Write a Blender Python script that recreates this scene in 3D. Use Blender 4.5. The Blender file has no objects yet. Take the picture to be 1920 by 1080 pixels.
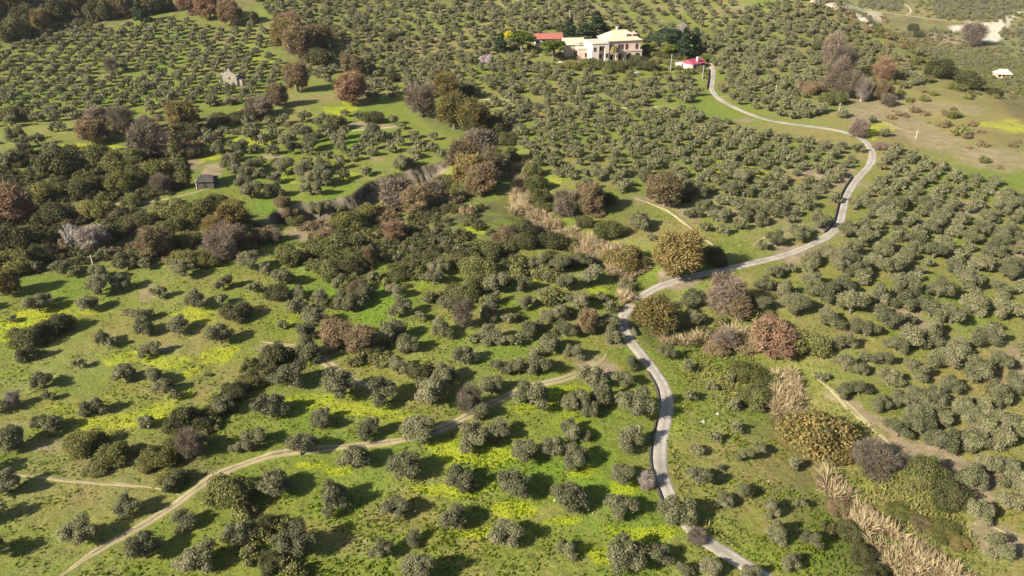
import bpy, math, random, time
_T0 = time.time()
import numpy as np
from mathutils import Vector
R = math.radians
scene = bpy.context.scene
C = scene.collection

# ------------------------------------------------------------ camera, light
HC = 95.0
PITCH = 28.0
LENS = 27.2
cam_d = bpy.data.cameras.new('camera'); cam_d.lens = LENS; cam_d.sensor_width = 36
cam_d.clip_start = 1; cam_d.clip_end = 8000
cam = bpy.data.objects.new('camera', cam_d); C.objects.link(cam)
cam.location = (0, 0, HC); cam.rotation_euler = (R(90 - PITCH), 0, 0)
scene.camera = cam

SUN_EL = 31.0
SH_AZ = 58.0            # heading in which shadows fall, degrees clockwise from +Y
world = bpy.data.worlds.new('World'); scene.world = world; world.use_nodes = True
wn = world.node_tree; wn.nodes.clear()
sky = wn.nodes.new('ShaderNodeTexSky'); sky.sky_type = 'NISHITA'; sky.sun_disc = False
sky.sun_elevation = R(SUN_EL); sky.sun_rotation = R(SH_AZ + 180)
sky.dust_density = 2.0
bg = wn.nodes.new('ShaderNodeBackground'); bg.inputs[1].default_value = 0.054
wo = wn.nodes.new('ShaderNodeOutputWorld')
wn.links.new(sky.outputs[0], bg.inputs[0]); wn.links.new(bg.outputs[0], wo.inputs[0])
sd = bpy.data.lights.new('sun', 'SUN'); sd.energy = 5.0; sd.angle = R(0.5); sd.color = (1.0, 0.92, 0.76)
sun = bpy.data.objects.new('sun', sd); C.objects.link(sun)
sun.location = (-100, -60, 250)
tr = Vector((math.sin(R(SH_AZ)) * math.cos(R(SUN_EL)), math.cos(R(SH_AZ)) * math.cos(R(SUN_EL)), -math.sin(R(SUN_EL))))
sun.rotation_euler = tr.to_track_quat('-Z', 'Y').to_euler()
scene.view_settings.view_transform = 'Standard'; scene.view_settings.look = 'None'
scene.view_settings.exposure = 1.3; scene.view_settings.gamma = 1.0

F = LENS / 36 * 1920
sp, cp = math.sin(R(PITCH)), math.cos(R(PITCH))
def project(x, y, z):
    x, y, z = np.asarray(x, float), np.asarray(y, float), np.asarray(z, float) - HC
    d = y * cp - z * sp
    v = y * sp + z * cp
    dd = np.where(d > 1, d, 1)
    return 960 + F * x / dd, 540 - F * v / dd, F / dd

# ------------------------------------------------------------ noise
_rn = np.random.RandomState(5)
_tab = _rn.rand(512, 512)
def vnoise(x, y):
    xi = np.floor(x).astype(int); yi = np.floor(y).astype(int)
    fx, fy = x - xi, y - yi
    fx = fx * fx * (3 - 2 * fx); fy = fy * fy * (3 - 2 * fy)
    a = _tab[xi % 512, yi % 512]; b = _tab[(xi + 1) % 512, yi % 512]
    c = _tab[xi % 512, (yi + 1) % 512]; d = _tab[(xi + 1) % 512, (yi + 1) % 512]
    return (a * (1 - fx) + b * fx) * (1 - fy) + (c * (1 - fx) + d * fx) * fy
def fbm(x, y, s, o=4):
    v = 0; a = 1; t = 0
    for k in range(o):
        v = v + a * vnoise(x / s + 17.3 * k, y / s + 9.1 * k); t += a; a *= .5; s /= 2.03
    return v / t - .5
def sstep(a, b, x):
    t = np.clip((x - a) / (b - a), 0, 1); return t * t * (3 - 2 * t)

# ------------------------------------------------------------ terrain
def softp(x, w): return w * np.logaddexp(0, x / w)
def h_base(x, y):
    x = np.asarray(x, float); y = np.asarray(y, float)
    D = np.hypot(x, y)
    hill = .15 * softp(y - 440, 25)
    hill = np.where(hill > 75, 75 + (hill - 75) * .2, hill)
    val = -.12 * softp(D - 245, 30)
    val = np.maximum(val, -126.6) + .035 * softp(D - 1300, 40)
    s = sstep(215, 330, x - .02 * (y - 300) + 40 * fbm(x, y, 90, 2))
    z = hill * (1 - s) + val * s
    z = z + 4.0 * fbm(x, y, 95, 3) * sstep(60, 120, D)
    z = z + 135 * np.exp(-((x + 478) ** 2 + (y - 440) ** 2) / (2 * 66. ** 2))      # unseen hill, added out of view to cast shade on the wood
    return z
def seg_dist(x, y, pts):
    """distance to a polyline, and which side (+ = to the right of travel), and the share of the way along"""
    best = np.full(np.shape(x), 1e9); side = np.zeros(np.shape(x)); along = np.zeros(np.shape(x))
    n = len(pts) - 1
    for i in range(n):
        ax, ay = pts[i][:2]; bx, by = pts[i + 1][:2]
        dx, dy = bx - ax, by - ay; L = dx * dx + dy * dy + 1e-9
        t = np.clip(((x - ax) * dx + (y - ay) * dy) / L, 0, 1)
        d = np.hypot(x - ax - t * dx, y - ay - t * dy)
        sg = np.sign((x - ax) * dy - (y - ay) * dx)
        m = d < best
        best = np.where(m, d, best); side = np.where(m, sg, side); along = np.where(m, (i + t) / n, along)
    return best, side, along
def hit(px, py, hf, up=0.0):
    """where the line of sight through a pixel of the photograph meets the land"""
    px = np.atleast_1d(np.asarray(px, float)); py = np.atleast_1d(np.asarray(py, float)); up = np.broadcast_to(np.asarray(up, float), px.shape)
    u = (px - 960) / F; v = (540 - py) / F
    dx = u; dy = cp + v * sp; dz = -sp + v * cp
    n = np.sqrt(dx * dx + dy * dy + dz * dz); dx, dy, dz = dx / n, dy / n, dz / n
    lo = np.full(px.shape, 60.0); hi = np.full(px.shape, np.nan); t = lo.copy()
    done = np.zeros(px.shape, bool)
    while t.max() < 3000 and not done.all():
        t2 = t * 1.012
        g = HC + dz * t2 - hf(dx * t2, dy * t2) - up
        new = (~done) & (g < 0)
        hi = np.where(new, t2, hi); lo = np.where(new, t, lo); done |= new
        t = t2
    hi = np.where(done, hi, 2400); lo = np.where(done, lo, 2399)
    for _ in range(14):
        m = (lo + hi) / 2
        g = HC + dz * m - hf(dx * m, dy * m) - up
        hi = np.where(g < 0, m, hi); lo = np.where(g < 0, lo, m)
    return np.stack([dx * hi, dy * hi, HC + dz * hi - up], -1)
def line(pix): 
    p = np.array(pix, float); return hit(p[:, 0], p[:, 1], h_base)
def smooth(pts, n=2):
    pts = np.asarray(pts)
    for _ in range(n):
        q = [pts[0]]
        for a, b in zip(pts[:-1], pts[1:]): q += [a * .75 + b * .25, a * .25 + b * .75]
        q.append(pts[-1]); pts = np.array(q)
    return pts
ROAD = [(1328, 116), (1338, 130), (1336, 150), (1333, 168), (1345, 184), (1366, 196), (1400, 212), (1440, 226), (1480, 232), (1530, 238), (1580, 246), (1615, 258), (1636, 280), (1637, 305),
        (1607, 335), (1587, 365), (1580, 395), (1573, 425), (1550, 445), (1515, 462), (1470, 480), (1420, 491), (1370, 503), (1310, 515), (1270, 526), (1225, 541), (1188, 568), (1166, 592),
        (1168, 615), (1183, 642), (1207, 670), (1228, 697), (1246, 725), (1252, 755), (1247, 790), (1238, 830), (1236, 870), (1246, 905), (1262, 945), (1287, 982), (1320, 1012), (1360, 1037), (1400, 1062), (1450, 1095), (1500, 1130)]
GULLY_A = [(740, 60), (840, 150), (900, 215), (945, 270), (975, 320), (985, 370), (1030, 415), (1090, 450), (1150, 480), (1200, 512), (1240, 560), (1290, 615), (1370, 628), (1425, 650), (1470, 740), (1510, 830), (1555, 910), (1610, 985), (1680, 1050), (1760, 1130)]
SCARP = [(500, 420), (520, 396), (560, 385), (620, 378), (665, 365), (690, 345), (730, 330), (790, 315), (850, 300)]
road0 = smooth(line(ROAD), 2); gully0 = line(GULLY_A); scarp0 = line(SCARP)
gx0 = gully0[:, 0].min() - 40, gully0[:, 0].max() + 40
def h0(x, y):
    x = np.asarray(x, float); y = np.asarray(y, float)
    z = h_base(x, y)
    d, s, a = seg_dist(x, y, gully0)
    z = z - (2.3 * np.exp(-(d / 9.0) ** 2)) * sstep(0, .25, a)
    d, s, a = seg_dist(x, y, scarp0)
    rough = 2.2 * fbm(x, y, 7, 3)
    q = d * s + rough
    drop = 5.5 * sstep(-.6, 1.6, q) * (1 - sstep(14, 46, d)) * sstep(0.0, .06, a) * sstep(0, .12, 1 - a + .0)
    return z - drop
_rz = h_base(road0[:, 0], road0[:, 1]); 
for _ in range(6): _rz[1:-1] = (_rz[:-2] + _rz[1:-1] * 2 + _rz[2:]) / 4
road0[:, 2] = _rz
ROADXYZ = road0
def h(x, y, micro=True):
    x = np.asarray(x, float); y = np.asarray(y, float)
    z = h0(x, y)
    shp = x.shape; xf = x.ravel(); yf = y.ravel(); zf = z.ravel().copy()
    # the road lies on a level bench
    best = np.full(xf.shape, 1e9); rz = np.zeros(xf.shape)
    P = ROADXYZ
    near = np.ones(xf.shape, bool)
    for i in range(len(P) - 1):
        ax, ay, az = P[i]; bx, by, bz = P[i + 1]
        m = (np.abs(xf - ax) < 16) & (np.abs(yf - ay) < 18)
        if not m.any(): continue
        dx, dy = bx - ax, by - ay; L = dx * dx + dy * dy + 1e-9
        t = np.clip(((xf[m] - ax) * dx + (yf[m] - ay) * dy) / L, 0, 1)
        d = np.hypot(xf[m] - ax - t * dx, yf[m] - ay - t * dy)
        b = best[m]; k = d < b
        idx = np.where(m)[0][k]
        best[idx] = d[k]; rz[idx] = (az + t * (bz - az))[k]
    w = 1 - sstep(1.9, 6.5, best)
    zf = zf * (1 - w) + rz * w
    if micro:
        D = np.hypot(xf, yf)
        zf = zf + (1 - w) * (.55 * fbm(xf, yf, 9, 3) + .28 * fbm(xf + 50, yf, 1.7, 2) * (1 - sstep(200, 350, D)))
    return zf.reshape(shp)
def at(px, py, up=0.0): return hit(px, py, h, up)
def at1(px, py, up=0.0): return Vector(at([px], [py], up)[0])

# ------------------------------------------------------------ materials
def new_mat(name):
    m = bpy.data.materials.new(name); m.use_nodes = True
    nt = m.node_tree; b = nt.nodes['Principled BSDF']; b.inputs['Roughness'].default_value = .85
    if 'Specular IOR Level' in b.inputs: b.inputs['Specular IOR Level'].default_value = .2
    return m, nt, b
def nd(nt, t, **k):
    n = nt.nodes.new(t)
    for a, v in k.items(): setattr(n, a, v)
    return n
def mixc(nt, fac, a, b, mode='MIX'):
    n = nd(nt, 'ShaderNodeMix', data_type='RGBA', blend_type=mode)
    for s, v in ((n.inputs[0], fac), (n.inputs[6], a), (n.inputs[7], b)):
        if isinstance(v, (int, float)): s.default_value = v
        elif isinstance(v, tuple): s.default_value = (*v, 1) if len(v) == 3 else v
        else: nt.links.new(v, s)
    return n.outputs[2]
def noise(nt, scale, detail=4, vec=None, rough=.6):
    n = nd(nt, 'ShaderNodeTexNoise'); n.inputs['Scale'].default_value = scale; n.inputs['Detail'].default_value = detail; n.inputs['Roughness'].default_value = rough
    if vec is not None: nt.links.new(vec, n.inputs['Vector'])
    return n.outputs['Fac']
def rng_(nt, v, a, b, c=0., d=1.):
    n = nd(nt, 'ShaderNodeMapRange'); n.inputs[1].default_value = a; n.inputs[2].default_value = b; n.inputs[3].default_value = c; n.inputs[4].default_value = d
    nt.links.new(v, n.inputs[0]); return n.outputs[0]
def mth(nt, op, a, b=0.):
    n = nd(nt, 'ShaderNodeMath', operation=op)
    for s, v in ((n.inputs[0], a), (n.inputs[1], b)):
        if isinstance(v, (int, float)): s.default_value = v
        else: nt.links.new(v, s)
    return n.outputs[0]

def leaf_mat(name, dark, light, trans=.2, spread=.3, alt=None):
    """leaf colour runs from dark to light leaf by leaf (attribute tone) and a little from plant to plant"""
    m, nt, b = new_mat(name)
    at_ = nd(nt, 'ShaderNodeAttribute', attribute_name='tone')
    oi = nd(nt, 'ShaderNodeObjectInfo')
    c = mixc(nt, at_.outputs['Fac'], dark, light)
    if alt:        # branches of another colour, a metre or two across
        geo = nd(nt, 'ShaderNodeNewGeometry'); nz = noise(nt, .55, 3, geo.outputs['Position'])
        c = mixc(nt, rng_(nt, nz, .42, .60, 0, .9), c, mixc(nt, at_.outputs['Fac'], alt[0], alt[1]))
    hsv = nd(nt, 'ShaderNodeHueSaturation')
    nt.links.new(c, hsv.inputs['Color'])
    nt.links.new(rng_(nt, oi.outputs['Random'], 0, 1, 1 - spread, 1 + spread), hsv.inputs['Value'])
    nt.links.new(rng_(nt, oi.outputs['Random'], 0, 1, .512, .488), hsv.inputs['Hue'])
    nt.links.new(hsv.outputs[0], b.inputs['Base Color'])
    b.inputs['Roughness'].default_value = .7
    t = nd(nt, 'ShaderNodeBsdfTranslucent'); nt.links.new(hsv.outputs[0], t.inputs['Color'])
    mx = nd(nt, 'ShaderNodeMixShader'); mx.inputs[0].default_value = trans
    out = nt.nodes['Material Output']
    nt.links.new(b.outputs[0], mx.inputs[1]); nt.links.new(t.outputs[0], mx.inputs[2]); nt.links.new(mx.outputs[0], out.inputs[0])
    return m
def plain_mat(name, col, var=.25, scale=1.2, rough=.85, bump=0.):
    m, nt, b = new_mat(name)
    tc = nd(nt, 'ShaderNodeTexCoord')
    n = noise(nt, scale, 5, tc.outputs['Object'])
    d = tuple(c * (1 - var) for c in col); l = tuple(min(1, c * (1 + var)) for c in col)
    nt.links.new(mixc(nt, rng_(nt, n, .3, .7), d, l), b.inputs['Base Color'])
    b.inputs['Roughness'].default_value = rough
    if bump:
        bp = nd(nt, 'ShaderNodeBump'); bp.inputs['Strength'].default_value = bump; bp.inputs['Distance'].default_value = .3
        nt.links.new(n, bp.inputs['Height']); nt.links.new(bp.outputs[0], b.inputs['Normal'])
    return m
M = {}
M['bark'] = plain_mat('bark', (.13, .105, .08), .35, 3)
M['pale_bark'] = plain_mat('pale_bark', (.42, .38, .36), .2, 3)
M['olive'] = leaf_mat('olive_leaves', (.094, .094, .046), (.236, .222, .128), alt=((.080, .086, .038), (.185, .190, .092)))
M['dark'] = leaf_mat('evergreen_leaves', (0.03, 0.038, 0.012), (0.11, 0.118, 0.042), alt=((0.05, 0.045, 0.018), (0.15, 0.13, 0.06)))
M['green'] = leaf_mat('green_leaves', (0.05, 0.066, 0.016), (0.165, 0.18, 0.05), alt=((0.08, 0.072, 0.025), (0.2, 0.18, 0.08)))
M['ygreen'] = leaf_mat('yellowgreen_leaves', (0.085, 0.082, 0.02), (0.23, 0.205, 0.062), alt=((0.06, 0.07, 0.018), (0.17, 0.175, 0.055)))
M['golden'] = leaf_mat('golden_leaves', (0.095, 0.070, 0.020), (0.25, 0.185, 0.060), alt=((0.085, 0.08, 0.026), (0.22, 0.195, 0.075)))
M['brown'] = leaf_mat('brown_leaves', (0.105, 0.074, 0.042), (0.29, 0.205, 0.12), alt=((0.085, 0.075, 0.032), (0.21, 0.18, 0.085)))
M['rust'] = leaf_mat('rust_leaves', (.125, .072, .044), (.285, .170, .105), alt=((.095, .075, .040), (.230, .175, .095)))
M['pink'] = leaf_mat('pinkish_twigs', (.105, .080, .064), (.262, .205, .165), alt=((.095, .080, .050), (.240, .200, .125)))
M['grey'] = leaf_mat('grey_twigs', (.16, .13, .11), (.36, .31, .27))
M['pale'] = leaf_mat('pale_twigs', (.30, .26, .25), (.60, .55, .53))
M['blossom'] = leaf_mat('pale_blossom', (.35, .28, .27), (.70, .60, .58))
M['yellow'] = leaf_mat('yellow_blossom', (.45, .36, .01), (.80, .65, .02))
M['pine'] = leaf_mat('pine_needles', (.045, .065, .008), (.15, .19, .025))
M['conifer'] = leaf_mat('conifer_needles', (.015, .032, .016), (.06, .085, .035))
M['palm'] = leaf_mat('palm_fronds', (.10, .085, .03), (.30, .24, .10))
M['reed'] = leaf_mat('dry_reeds', (.25,.18,.10), (.66,.51,.32), alt=((0.16, 0.11, 0.06), (0.4, 0.29, 0.17)))
M['tuft'] = leaf_mat('grass_blades', (.075, .115, .010), (.20, .27, .025), .45, 0)
M['flower'] = leaf_mat('flower_heads', (.18, .25, .012), (.46, .50, .015), .3, 0)
M['stone'] = plain_mat('stone', (.34, .30, .25), .35, 1.4, bump=.5)
M['rock'] = plain_mat('pale_rock', (.55, .50, .42), .25, .6, bump=.6)
M['crag'] = plain_mat('crag_rock', (.27, .235, .19), .6, .35, bump=1.)
M['darkstone'] = plain_mat('dark_stone', (.075, .065, .055), .35, 1.2, bump=.4)
M['cream'] = plain_mat('cream_wall', (.47, .40, .335), .16, .7)
M['white'] = plain_mat('white_wall', (.53, .48, .435), .14, .7)
M['pinkstone'] = plain_mat('pinkish_stone_wall', (.52, .39, .33), .16, 1.5)
M['tan_tile'] = plain_mat('tan_roof_tiles', (.47, .385, .28), .22, 2.2)
M['pink_tile'] = plain_mat('pink_roof_tiles', (.62, .40, .33), .12, 2.2)
M['red_tile'] = plain_mat('red_roof', (.30, .10, .085), .25, 1.5)
M['magenta'] = plain_mat('crimson_roof', (.33, .065, .10), .25, 1.5)
M['dark_open'] = plain_mat('dark_opening', (.035, .03, .035), .2, 2)
M['shutter'] = plain_mat('grey_brown_shutter', (.16, .12, .11), .15, 2)
M['grey_roof'] = plain_mat('dark_grey_roof', (.055, .05, .05), .3, 1)  # hut roof: the shade lying on it is painted into this colour
M['wood'] = plain_mat('weathered_wood', (.42, .36, .28), .2, 2)
M['metal'] = plain_mat('painted_metal', (.55, .56, .58), .05, 2, .35)
M['glass'] = plain_mat('dark_glass', (.03, .035, .04), .05, 2, .1)
M['rubber'] = plain_mat('tyre_rubber', (.03, .03, .03), .05, 2)
M['tarp'] = plain_mat('pale_blue_sheet', (.55, .80, .85), .1, 2)
M['concrete'] = plain_mat('grey_concrete', (.36, .34, .31), .2, 1.5)

# ------------------------------------------------------------ mesh helpers
def add_mesh(name, verts, faces, mat, parent=None, tone=None, smooth_=False, mats=None, midx=None):
    me = bpy.data.meshes.new(name)
    v = np.asarray(verts, np.float32).reshape(-1, 3)
    me.vertices.add(len(v)); me.vertices.foreach_set('co', v.ravel())
    if isinstance(faces, np.ndarray):
        k = faces.shape[1]; nf = len(faces); fl = faces.astype(np.int32).ravel()
        starts = np.arange(nf, dtype=np.int32) * k
    else:
        nf = len(faces); ln = [len(f) for f in faces]
        fl = np.array([i for f in faces for i in f], np.int32); starts = np.concatenate([[0], np.cumsum(ln)[:-1]]).astype(np.int32)
    me.loops.add(len(fl)); me.loops.foreach_set('vertex_index', fl)
    me.polygons.add(nf); me.polygons.foreach_set('loop_start', starts)
    if mats:
        for m in mats: me.materials.append(m)
        me.polygons.foreach_set('material_index', np.asarray(midx, np.int32))
    else: me.materials.append(mat)
    me.update(calc_edges=True); me.validate()
    if tone is not None:
        a = me.attributes.new('tone', 'FLOAT', 'FACE'); a.data.foreach_set('value', np.asarray(tone, np.float32))
    me.polygons.foreach_set('use_smooth', np.full(len(me.polygons), bool(smooth_)))
    o = bpy.data.objects.new(name, me); C.objects.link(o); o.parent = parent
    return o
class MB:
    def __init__(s): s.v = []; s.f = []
    def quad(s, *p):
        n = len(s.v); s.v += [tuple(q) for q in p]; s.f.append(tuple(range(n, n + len(p))))
    def box(s, x0, x1, y0, y1, z0, z1):
        n = len(s.v)
        s.v += [(x0, y0, z0), (x1, y0, z0), (x1, y1, z0), (x0, y1, z0), (x0, y0, z1), (x1, y0, z1), (x1, y1, z1), (x0, y1, z1)]
        s.f += [tuple(n + i for i in f) for f in ((0, 3, 2, 1), (4, 5, 6, 7), (0, 1, 5, 4), (1, 2, 6, 5), (2, 3, 7, 6), (3, 0, 4, 7))]
    def tube(s, pts, rad, k=6):
        pts = [Vector(p) for p in pts]; base = len(s.v)
        for i, p in enumerate(pts):
            d = (pts[min(i + 1, len(pts) - 1)] - pts[max(i - 1, 0)]).normalized()
            a = d.orthogonal().normalized(); b = d.cross(a)
            for j in range(k):
                t = 2 * math.pi * j / k
                s.v.append(tuple(p + (a * math.cos(t) + b * math.sin(t)) * rad[i]))
        for i in range(len(pts) - 1):
            for j in range(k):
                s.f.append((base + i * k + j, base + i * k + (j + 1) % k, base + (i + 1) * k + (j + 1) % k, base + (i + 1) * k + j))
        s.f.append(tuple(base + (len(pts) - 1) * k + j for j in range(k)))
        s.f.append(tuple(base + k - 1 - j for j in range(k)))
    def build(s, name, mat, parent=None): return add_mesh(name, s.v, s.f, mat, parent)

def leaf_cloud(rs, centers, radii, n, size, elong=1.6, up=.15, shell=.5, tones=None, long_twigs=False):
    centers = np.asarray(centers, float); radii = np.asarray(radii, float)
    if radii.ndim == 1: radii = np.stack([radii] * 3, -1)
    w = radii.prod(1) ** (2 / 3); k = rs.choice(len(centers), n, p=w / w.sum())
    d = rs.normal(size=(n, 3)); d /= np.linalg.norm(d, axis=1)[:, None]
    r = shell + (1 - shell) * rs.rand(n) ** .6
    r *= 1 + .12 * rs.normal(size=n)
    P = centers[k] + d * radii[k] * r[:, None]
    if long_twigs:
        t = d + np.array([0, 0, .45]) + .35 * rs.normal(size=(n, 3)); t /= np.linalg.norm(t, axis=1)[:, None]
        nn = np.cross(t, rs.normal(size=(n, 3)))
    else:
        nn = d * .7 + rs.normal(size=(n, 3)) * .6 + np.array([0, 0, up])
        t = None
    nn /= np.linalg.norm(nn, axis=1)[:, None] + 1e-9
    if t is None:
        t = np.cross(nn, rs.normal(size=(n, 3))); t /= np.linalg.norm(t, axis=1)[:, None] + 1e-9
    b = np.cross(nn, t)
    s = size * (.6 + .8 * rs.rand(n))
    L = (s * elong * .5)[:, None]; W = (s * .5)[:, None]
    if long_twigs:
        L = (s * .5)[:, None]; W = (s * .3 / elong)[:, None]
        V = np.stack([P - t * L - b * W, P + t * L - b * W * .3, P + t * L + b * W * .3, P - t * L + b * W], 1)
    else:
        V = np.stack([P - t * L, P - b * W, P + t * L, P + b * W], 1)
    tb = rs.rand(len(centers)) if tones is None else tones
    tone = np.clip(.55 * tb[k] + .45 * rs.rand(n), 0, 1)
    return V.reshape(-1, 3), np.arange(n * 4).reshape(-1, 4), tone, P
def join(parts):
    V, Fc, T, o = [], [], [], 0
    for v, f, t in parts:
        V.append(v); Fc.append(f + o); T.append(t); o += len(v)
    return np.concatenate(V), np.concatenate(Fc), np.concatenate(T)

def tag(o, label=None, cat=None, group=None, kind=None):
    if label: o['label'] = label
    if cat: o['category'] = cat
    if group: o['group'] = group
    if kind: o['kind'] = kind
    return o

# ---- plant shapes: each returns (crown verts, faces, tone), (trunk verts, faces); crown half-width is 1 unit x `rad`
def limb_set(rs, top, ends, r0, h_fork):
    m = MB()
    b = Vector((0, 0, -.5)); f = Vector((rs.normal() * .1, rs.normal() * .1, h_fork))
    m.tube([b, (b + f) / 2 + Vector((rs.normal() * .08, rs.normal() * .08, 0)), f], [r0 * 1.35, r0, r0 * .85], 7)
    for e in ends:
        e = Vector(e); mid = f.lerp(e, .5) + Vector((rs.normal() * .12, rs.normal() * .12, .1))
        m.tube([f - Vector((0, 0, .1)), mid, e], [r0 * .6, r0 * .4, r0 * .12], 5)
    return m
def crown_olive(rs, n=9000, size=.135):
    nb = rs.randint(11, 17); cs = []; rr = []
    ex = .74 + .5 * rs.rand()
    for i in range(nb):
        a = 2 * math.pi * (i * .618 + rs.rand() * .15); q = math.sqrt((i + .5) / nb) * 1.85
        cs.append((q * math.cos(a) * ex, q * math.sin(a) / ex, 2.55 - .28 * q * q * .55 + rs.normal() * .5 + .1)); cs[-1] = (cs[-1][0] + rs.normal() * .28, cs[-1][1] + rs.normal() * .28, cs[-1][2])
        rr.append((.75 + .45 * rs.rand(),) * 2 + (.7 + .4 * rs.rand(),))
    cs.append((rs.normal() * .3, rs.normal() * .3, 2.6)); rr.append((1.1, 1.1, .9))
    v, f, t, _ = leaf_cloud(rs, cs, rr, n, size, 2.3, shell=.35)
    tr_ = limb_set(rs, 0, [cs[i] for i in range(0, nb, 2)], .26, .85)
    return (v, f, t), tr_
def crown_bush(rs, n=12000, size=.135, hgt=1.0, ncl=20):
    cs = []; rr = []
    for i in range(ncl):
        a = rs.rand() * 2 * math.pi; q = math.sqrt(rs.rand()) * 2.1; top = (2.6 * math.sqrt(max(0, 1 - (q / 2.9) ** 2))) * hgt
        z = top * (.35 + .6 * rs.rand())
        cs.append((q * math.cos(a), q * math.sin(a), z)); s = .75 + .45 * rs.rand(); rr.append((s, s, s * .95))
    v, f, t, _ = leaf_cloud(rs, cs, rr, n, size, shell=.6)
    tr_ = limb_set(rs, 0, [cs[i] for i in range(0, ncl, 4)], .16, .5)
    return (v, f, t), tr_
def crown_tree(rs, n=9000, size=.16, twigs=3500):
    nb = 22; cs = []; rr = []
    for i in range(nb):
        a = 2 * math.pi * (i * .618 + rs.rand() * .2); u = (i + .5) / nb; z = 1.6 + 3.9 * u
        q = 2.15 * math.sqrt(max(.02, 1 - ((z - 3.1) / 3.0) ** 2)) * (.55 + .45 * rs.rand())
        cs.append((q * math.cos(a), q * math.sin(a), z)); s = .75 + .4 * rs.rand(); rr.append((s, s, s))
    A = leaf_cloud(rs, cs, rr, n, size, shell=.35)
    B = leaf_cloud(rs, cs, [(r[0] * 1.1,) * 3 for r in rr], twigs, .8, 5, long_twigs=True)
    v, f, t = join([A[:3], (B[0], B[1], B[2] * .5 + .4)])
    return (v, f, t), limb_set(rs, 0, cs[::2], .26, 1.4)
def crown_bare(rs, n=5200, size=.62):
    nb = 20; cs = []; rr = []
    for i in range(nb):
        a = 2 * math.pi * (i * .618 + rs.rand() * .2); u = (i + .5) / nb; z = 1.2 + 4.2 * u
        q = 1.9 * math.sqrt(max(.02, 1 - ((z - 3.0) / 3.2) ** 2)) * (.5 + .5 * rs.rand())
        cs.append((q * math.cos(a), q * math.sin(a), z)); s = .85 + .4 * rs.rand(); rr.append((s, s, s * 1.1))
    v, f, t, _ = leaf_cloud(rs, cs, rr, n, size, 6, shell=.12, long_twigs=True)
    return (v, f, t), limb_set(rs, 0, cs, .30, .9)
def crown_skeleton(rs, n=500):
    nb = 26; cs = []
    for i in range(nb):
        a = 2 * math.pi * rs.rand(); z = 1.5 + 5.5 * rs.rand(); q = .5 + 2.1 * rs.rand() * math.sqrt(max(.05, 1 - ((z - 3.6) / 3.9) ** 2))
        cs.append((q * math.cos(a), q * math.sin(a), z))
    v, f, t, _ = leaf_cloud(rs, cs, [.5] * nb, n, .6, 5, shell=.1, long_twigs=True)
    return (v, f, t), limb_set(rs, 0, cs, .22, 1.2)
def crown_cypress(rs, n=2600, size=.25):
    cs = []; rr = []
    for i in range(16):
        z = .8 + i * .72; r = 1.35 * math.sin(math.pi * min(1, (i + 2.2) / 18.5)) ** .7
        a = rs.rand() * 6.28
        cs.append((math.cos(a) * .25, math.sin(a) * .25, z)); rr.append((r, r, .9))
    v, f, t, _ = leaf_cloud(rs, cs, rr, n, size, 2.0, shell=.75)
    return (v, f, t), limb_set(rs, 0, [cs[5], cs[9]], .22, 1.0)
def crown_pine(rs, n=2800, size=.30):
    cs = []; rr = []
    for i in range(18):
        a = i * 2.4; q = math.sqrt((i + .5) / 18) * 2.0
        cs.append((q * math.cos(a), q * math.sin(a), 5.2 - .35 * q * q * .7 + .3 * rs.normal())); rr.append((.95, .95, .6))
    v, f, t, _ = leaf_cloud(rs, cs, rr, n, size, shell=.6)
    return (v, f, t), limb_set(rs, 0, cs[::2], .26, 3.2)
def crown_conifer(rs, n=2800, size=.30):
    cs = []; rr = []
    for i in range(30):
        u = rs.rand() ** .8; z = 1.0 + 6.2 * u; a = rs.rand() * 6.28; q = (1 - u) * 1.9 * (.4 + .6 * rs.rand())
        cs.append((q * math.cos(a), q * math.sin(a), z)); s = .45 + .65 * (1 - u); rr.append((s, s, .6))
    v, f, t, _ = leaf_cloud(rs, cs, rr, n, size, shell=.5)
    return (v, f, t), limb_set(rs, 0, [(0, 0, 6.8)], .22, 2.0)
def crown_palm(rs):
    m = MB(); tn = []
    for i in range(34):
        a = i * 2.4; e = 1.15 - 1.5 * (i / 34.)
        pr = None
        for k in range(6):
            u = k / 5.; r = 2.9 * u * (math.cos(e) * .8 + .2); z = 6.2 + 2.4 * u * math.sin(e) - 1.9 * u * u
            p = Vector((r * math.cos(a), r * math.sin(a), z)); w = .38 * math.sin(math.pi * min(1, .15 + u * .8)) + .04
            sd_ = Vector((-math.sin(a), math.cos(a), 0)) * w
            if pr: m.quad(pr[0] - pr[1], p - sd_, p, pr[0]); m.quad(pr[0], p, p + sd_, pr[0] + pr[1]); tn += [.2 + .6 * rs.rand()] * 2
            pr = (p, sd_)
    t = MB(); t.tube([(0, 0, -.5), (.1, 0, 2.5), (0, .05, 6.1)], [.42, .3, .34], 8)
    return (np.array(m.v), np.array(m.f), np.array(tn)), t

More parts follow.
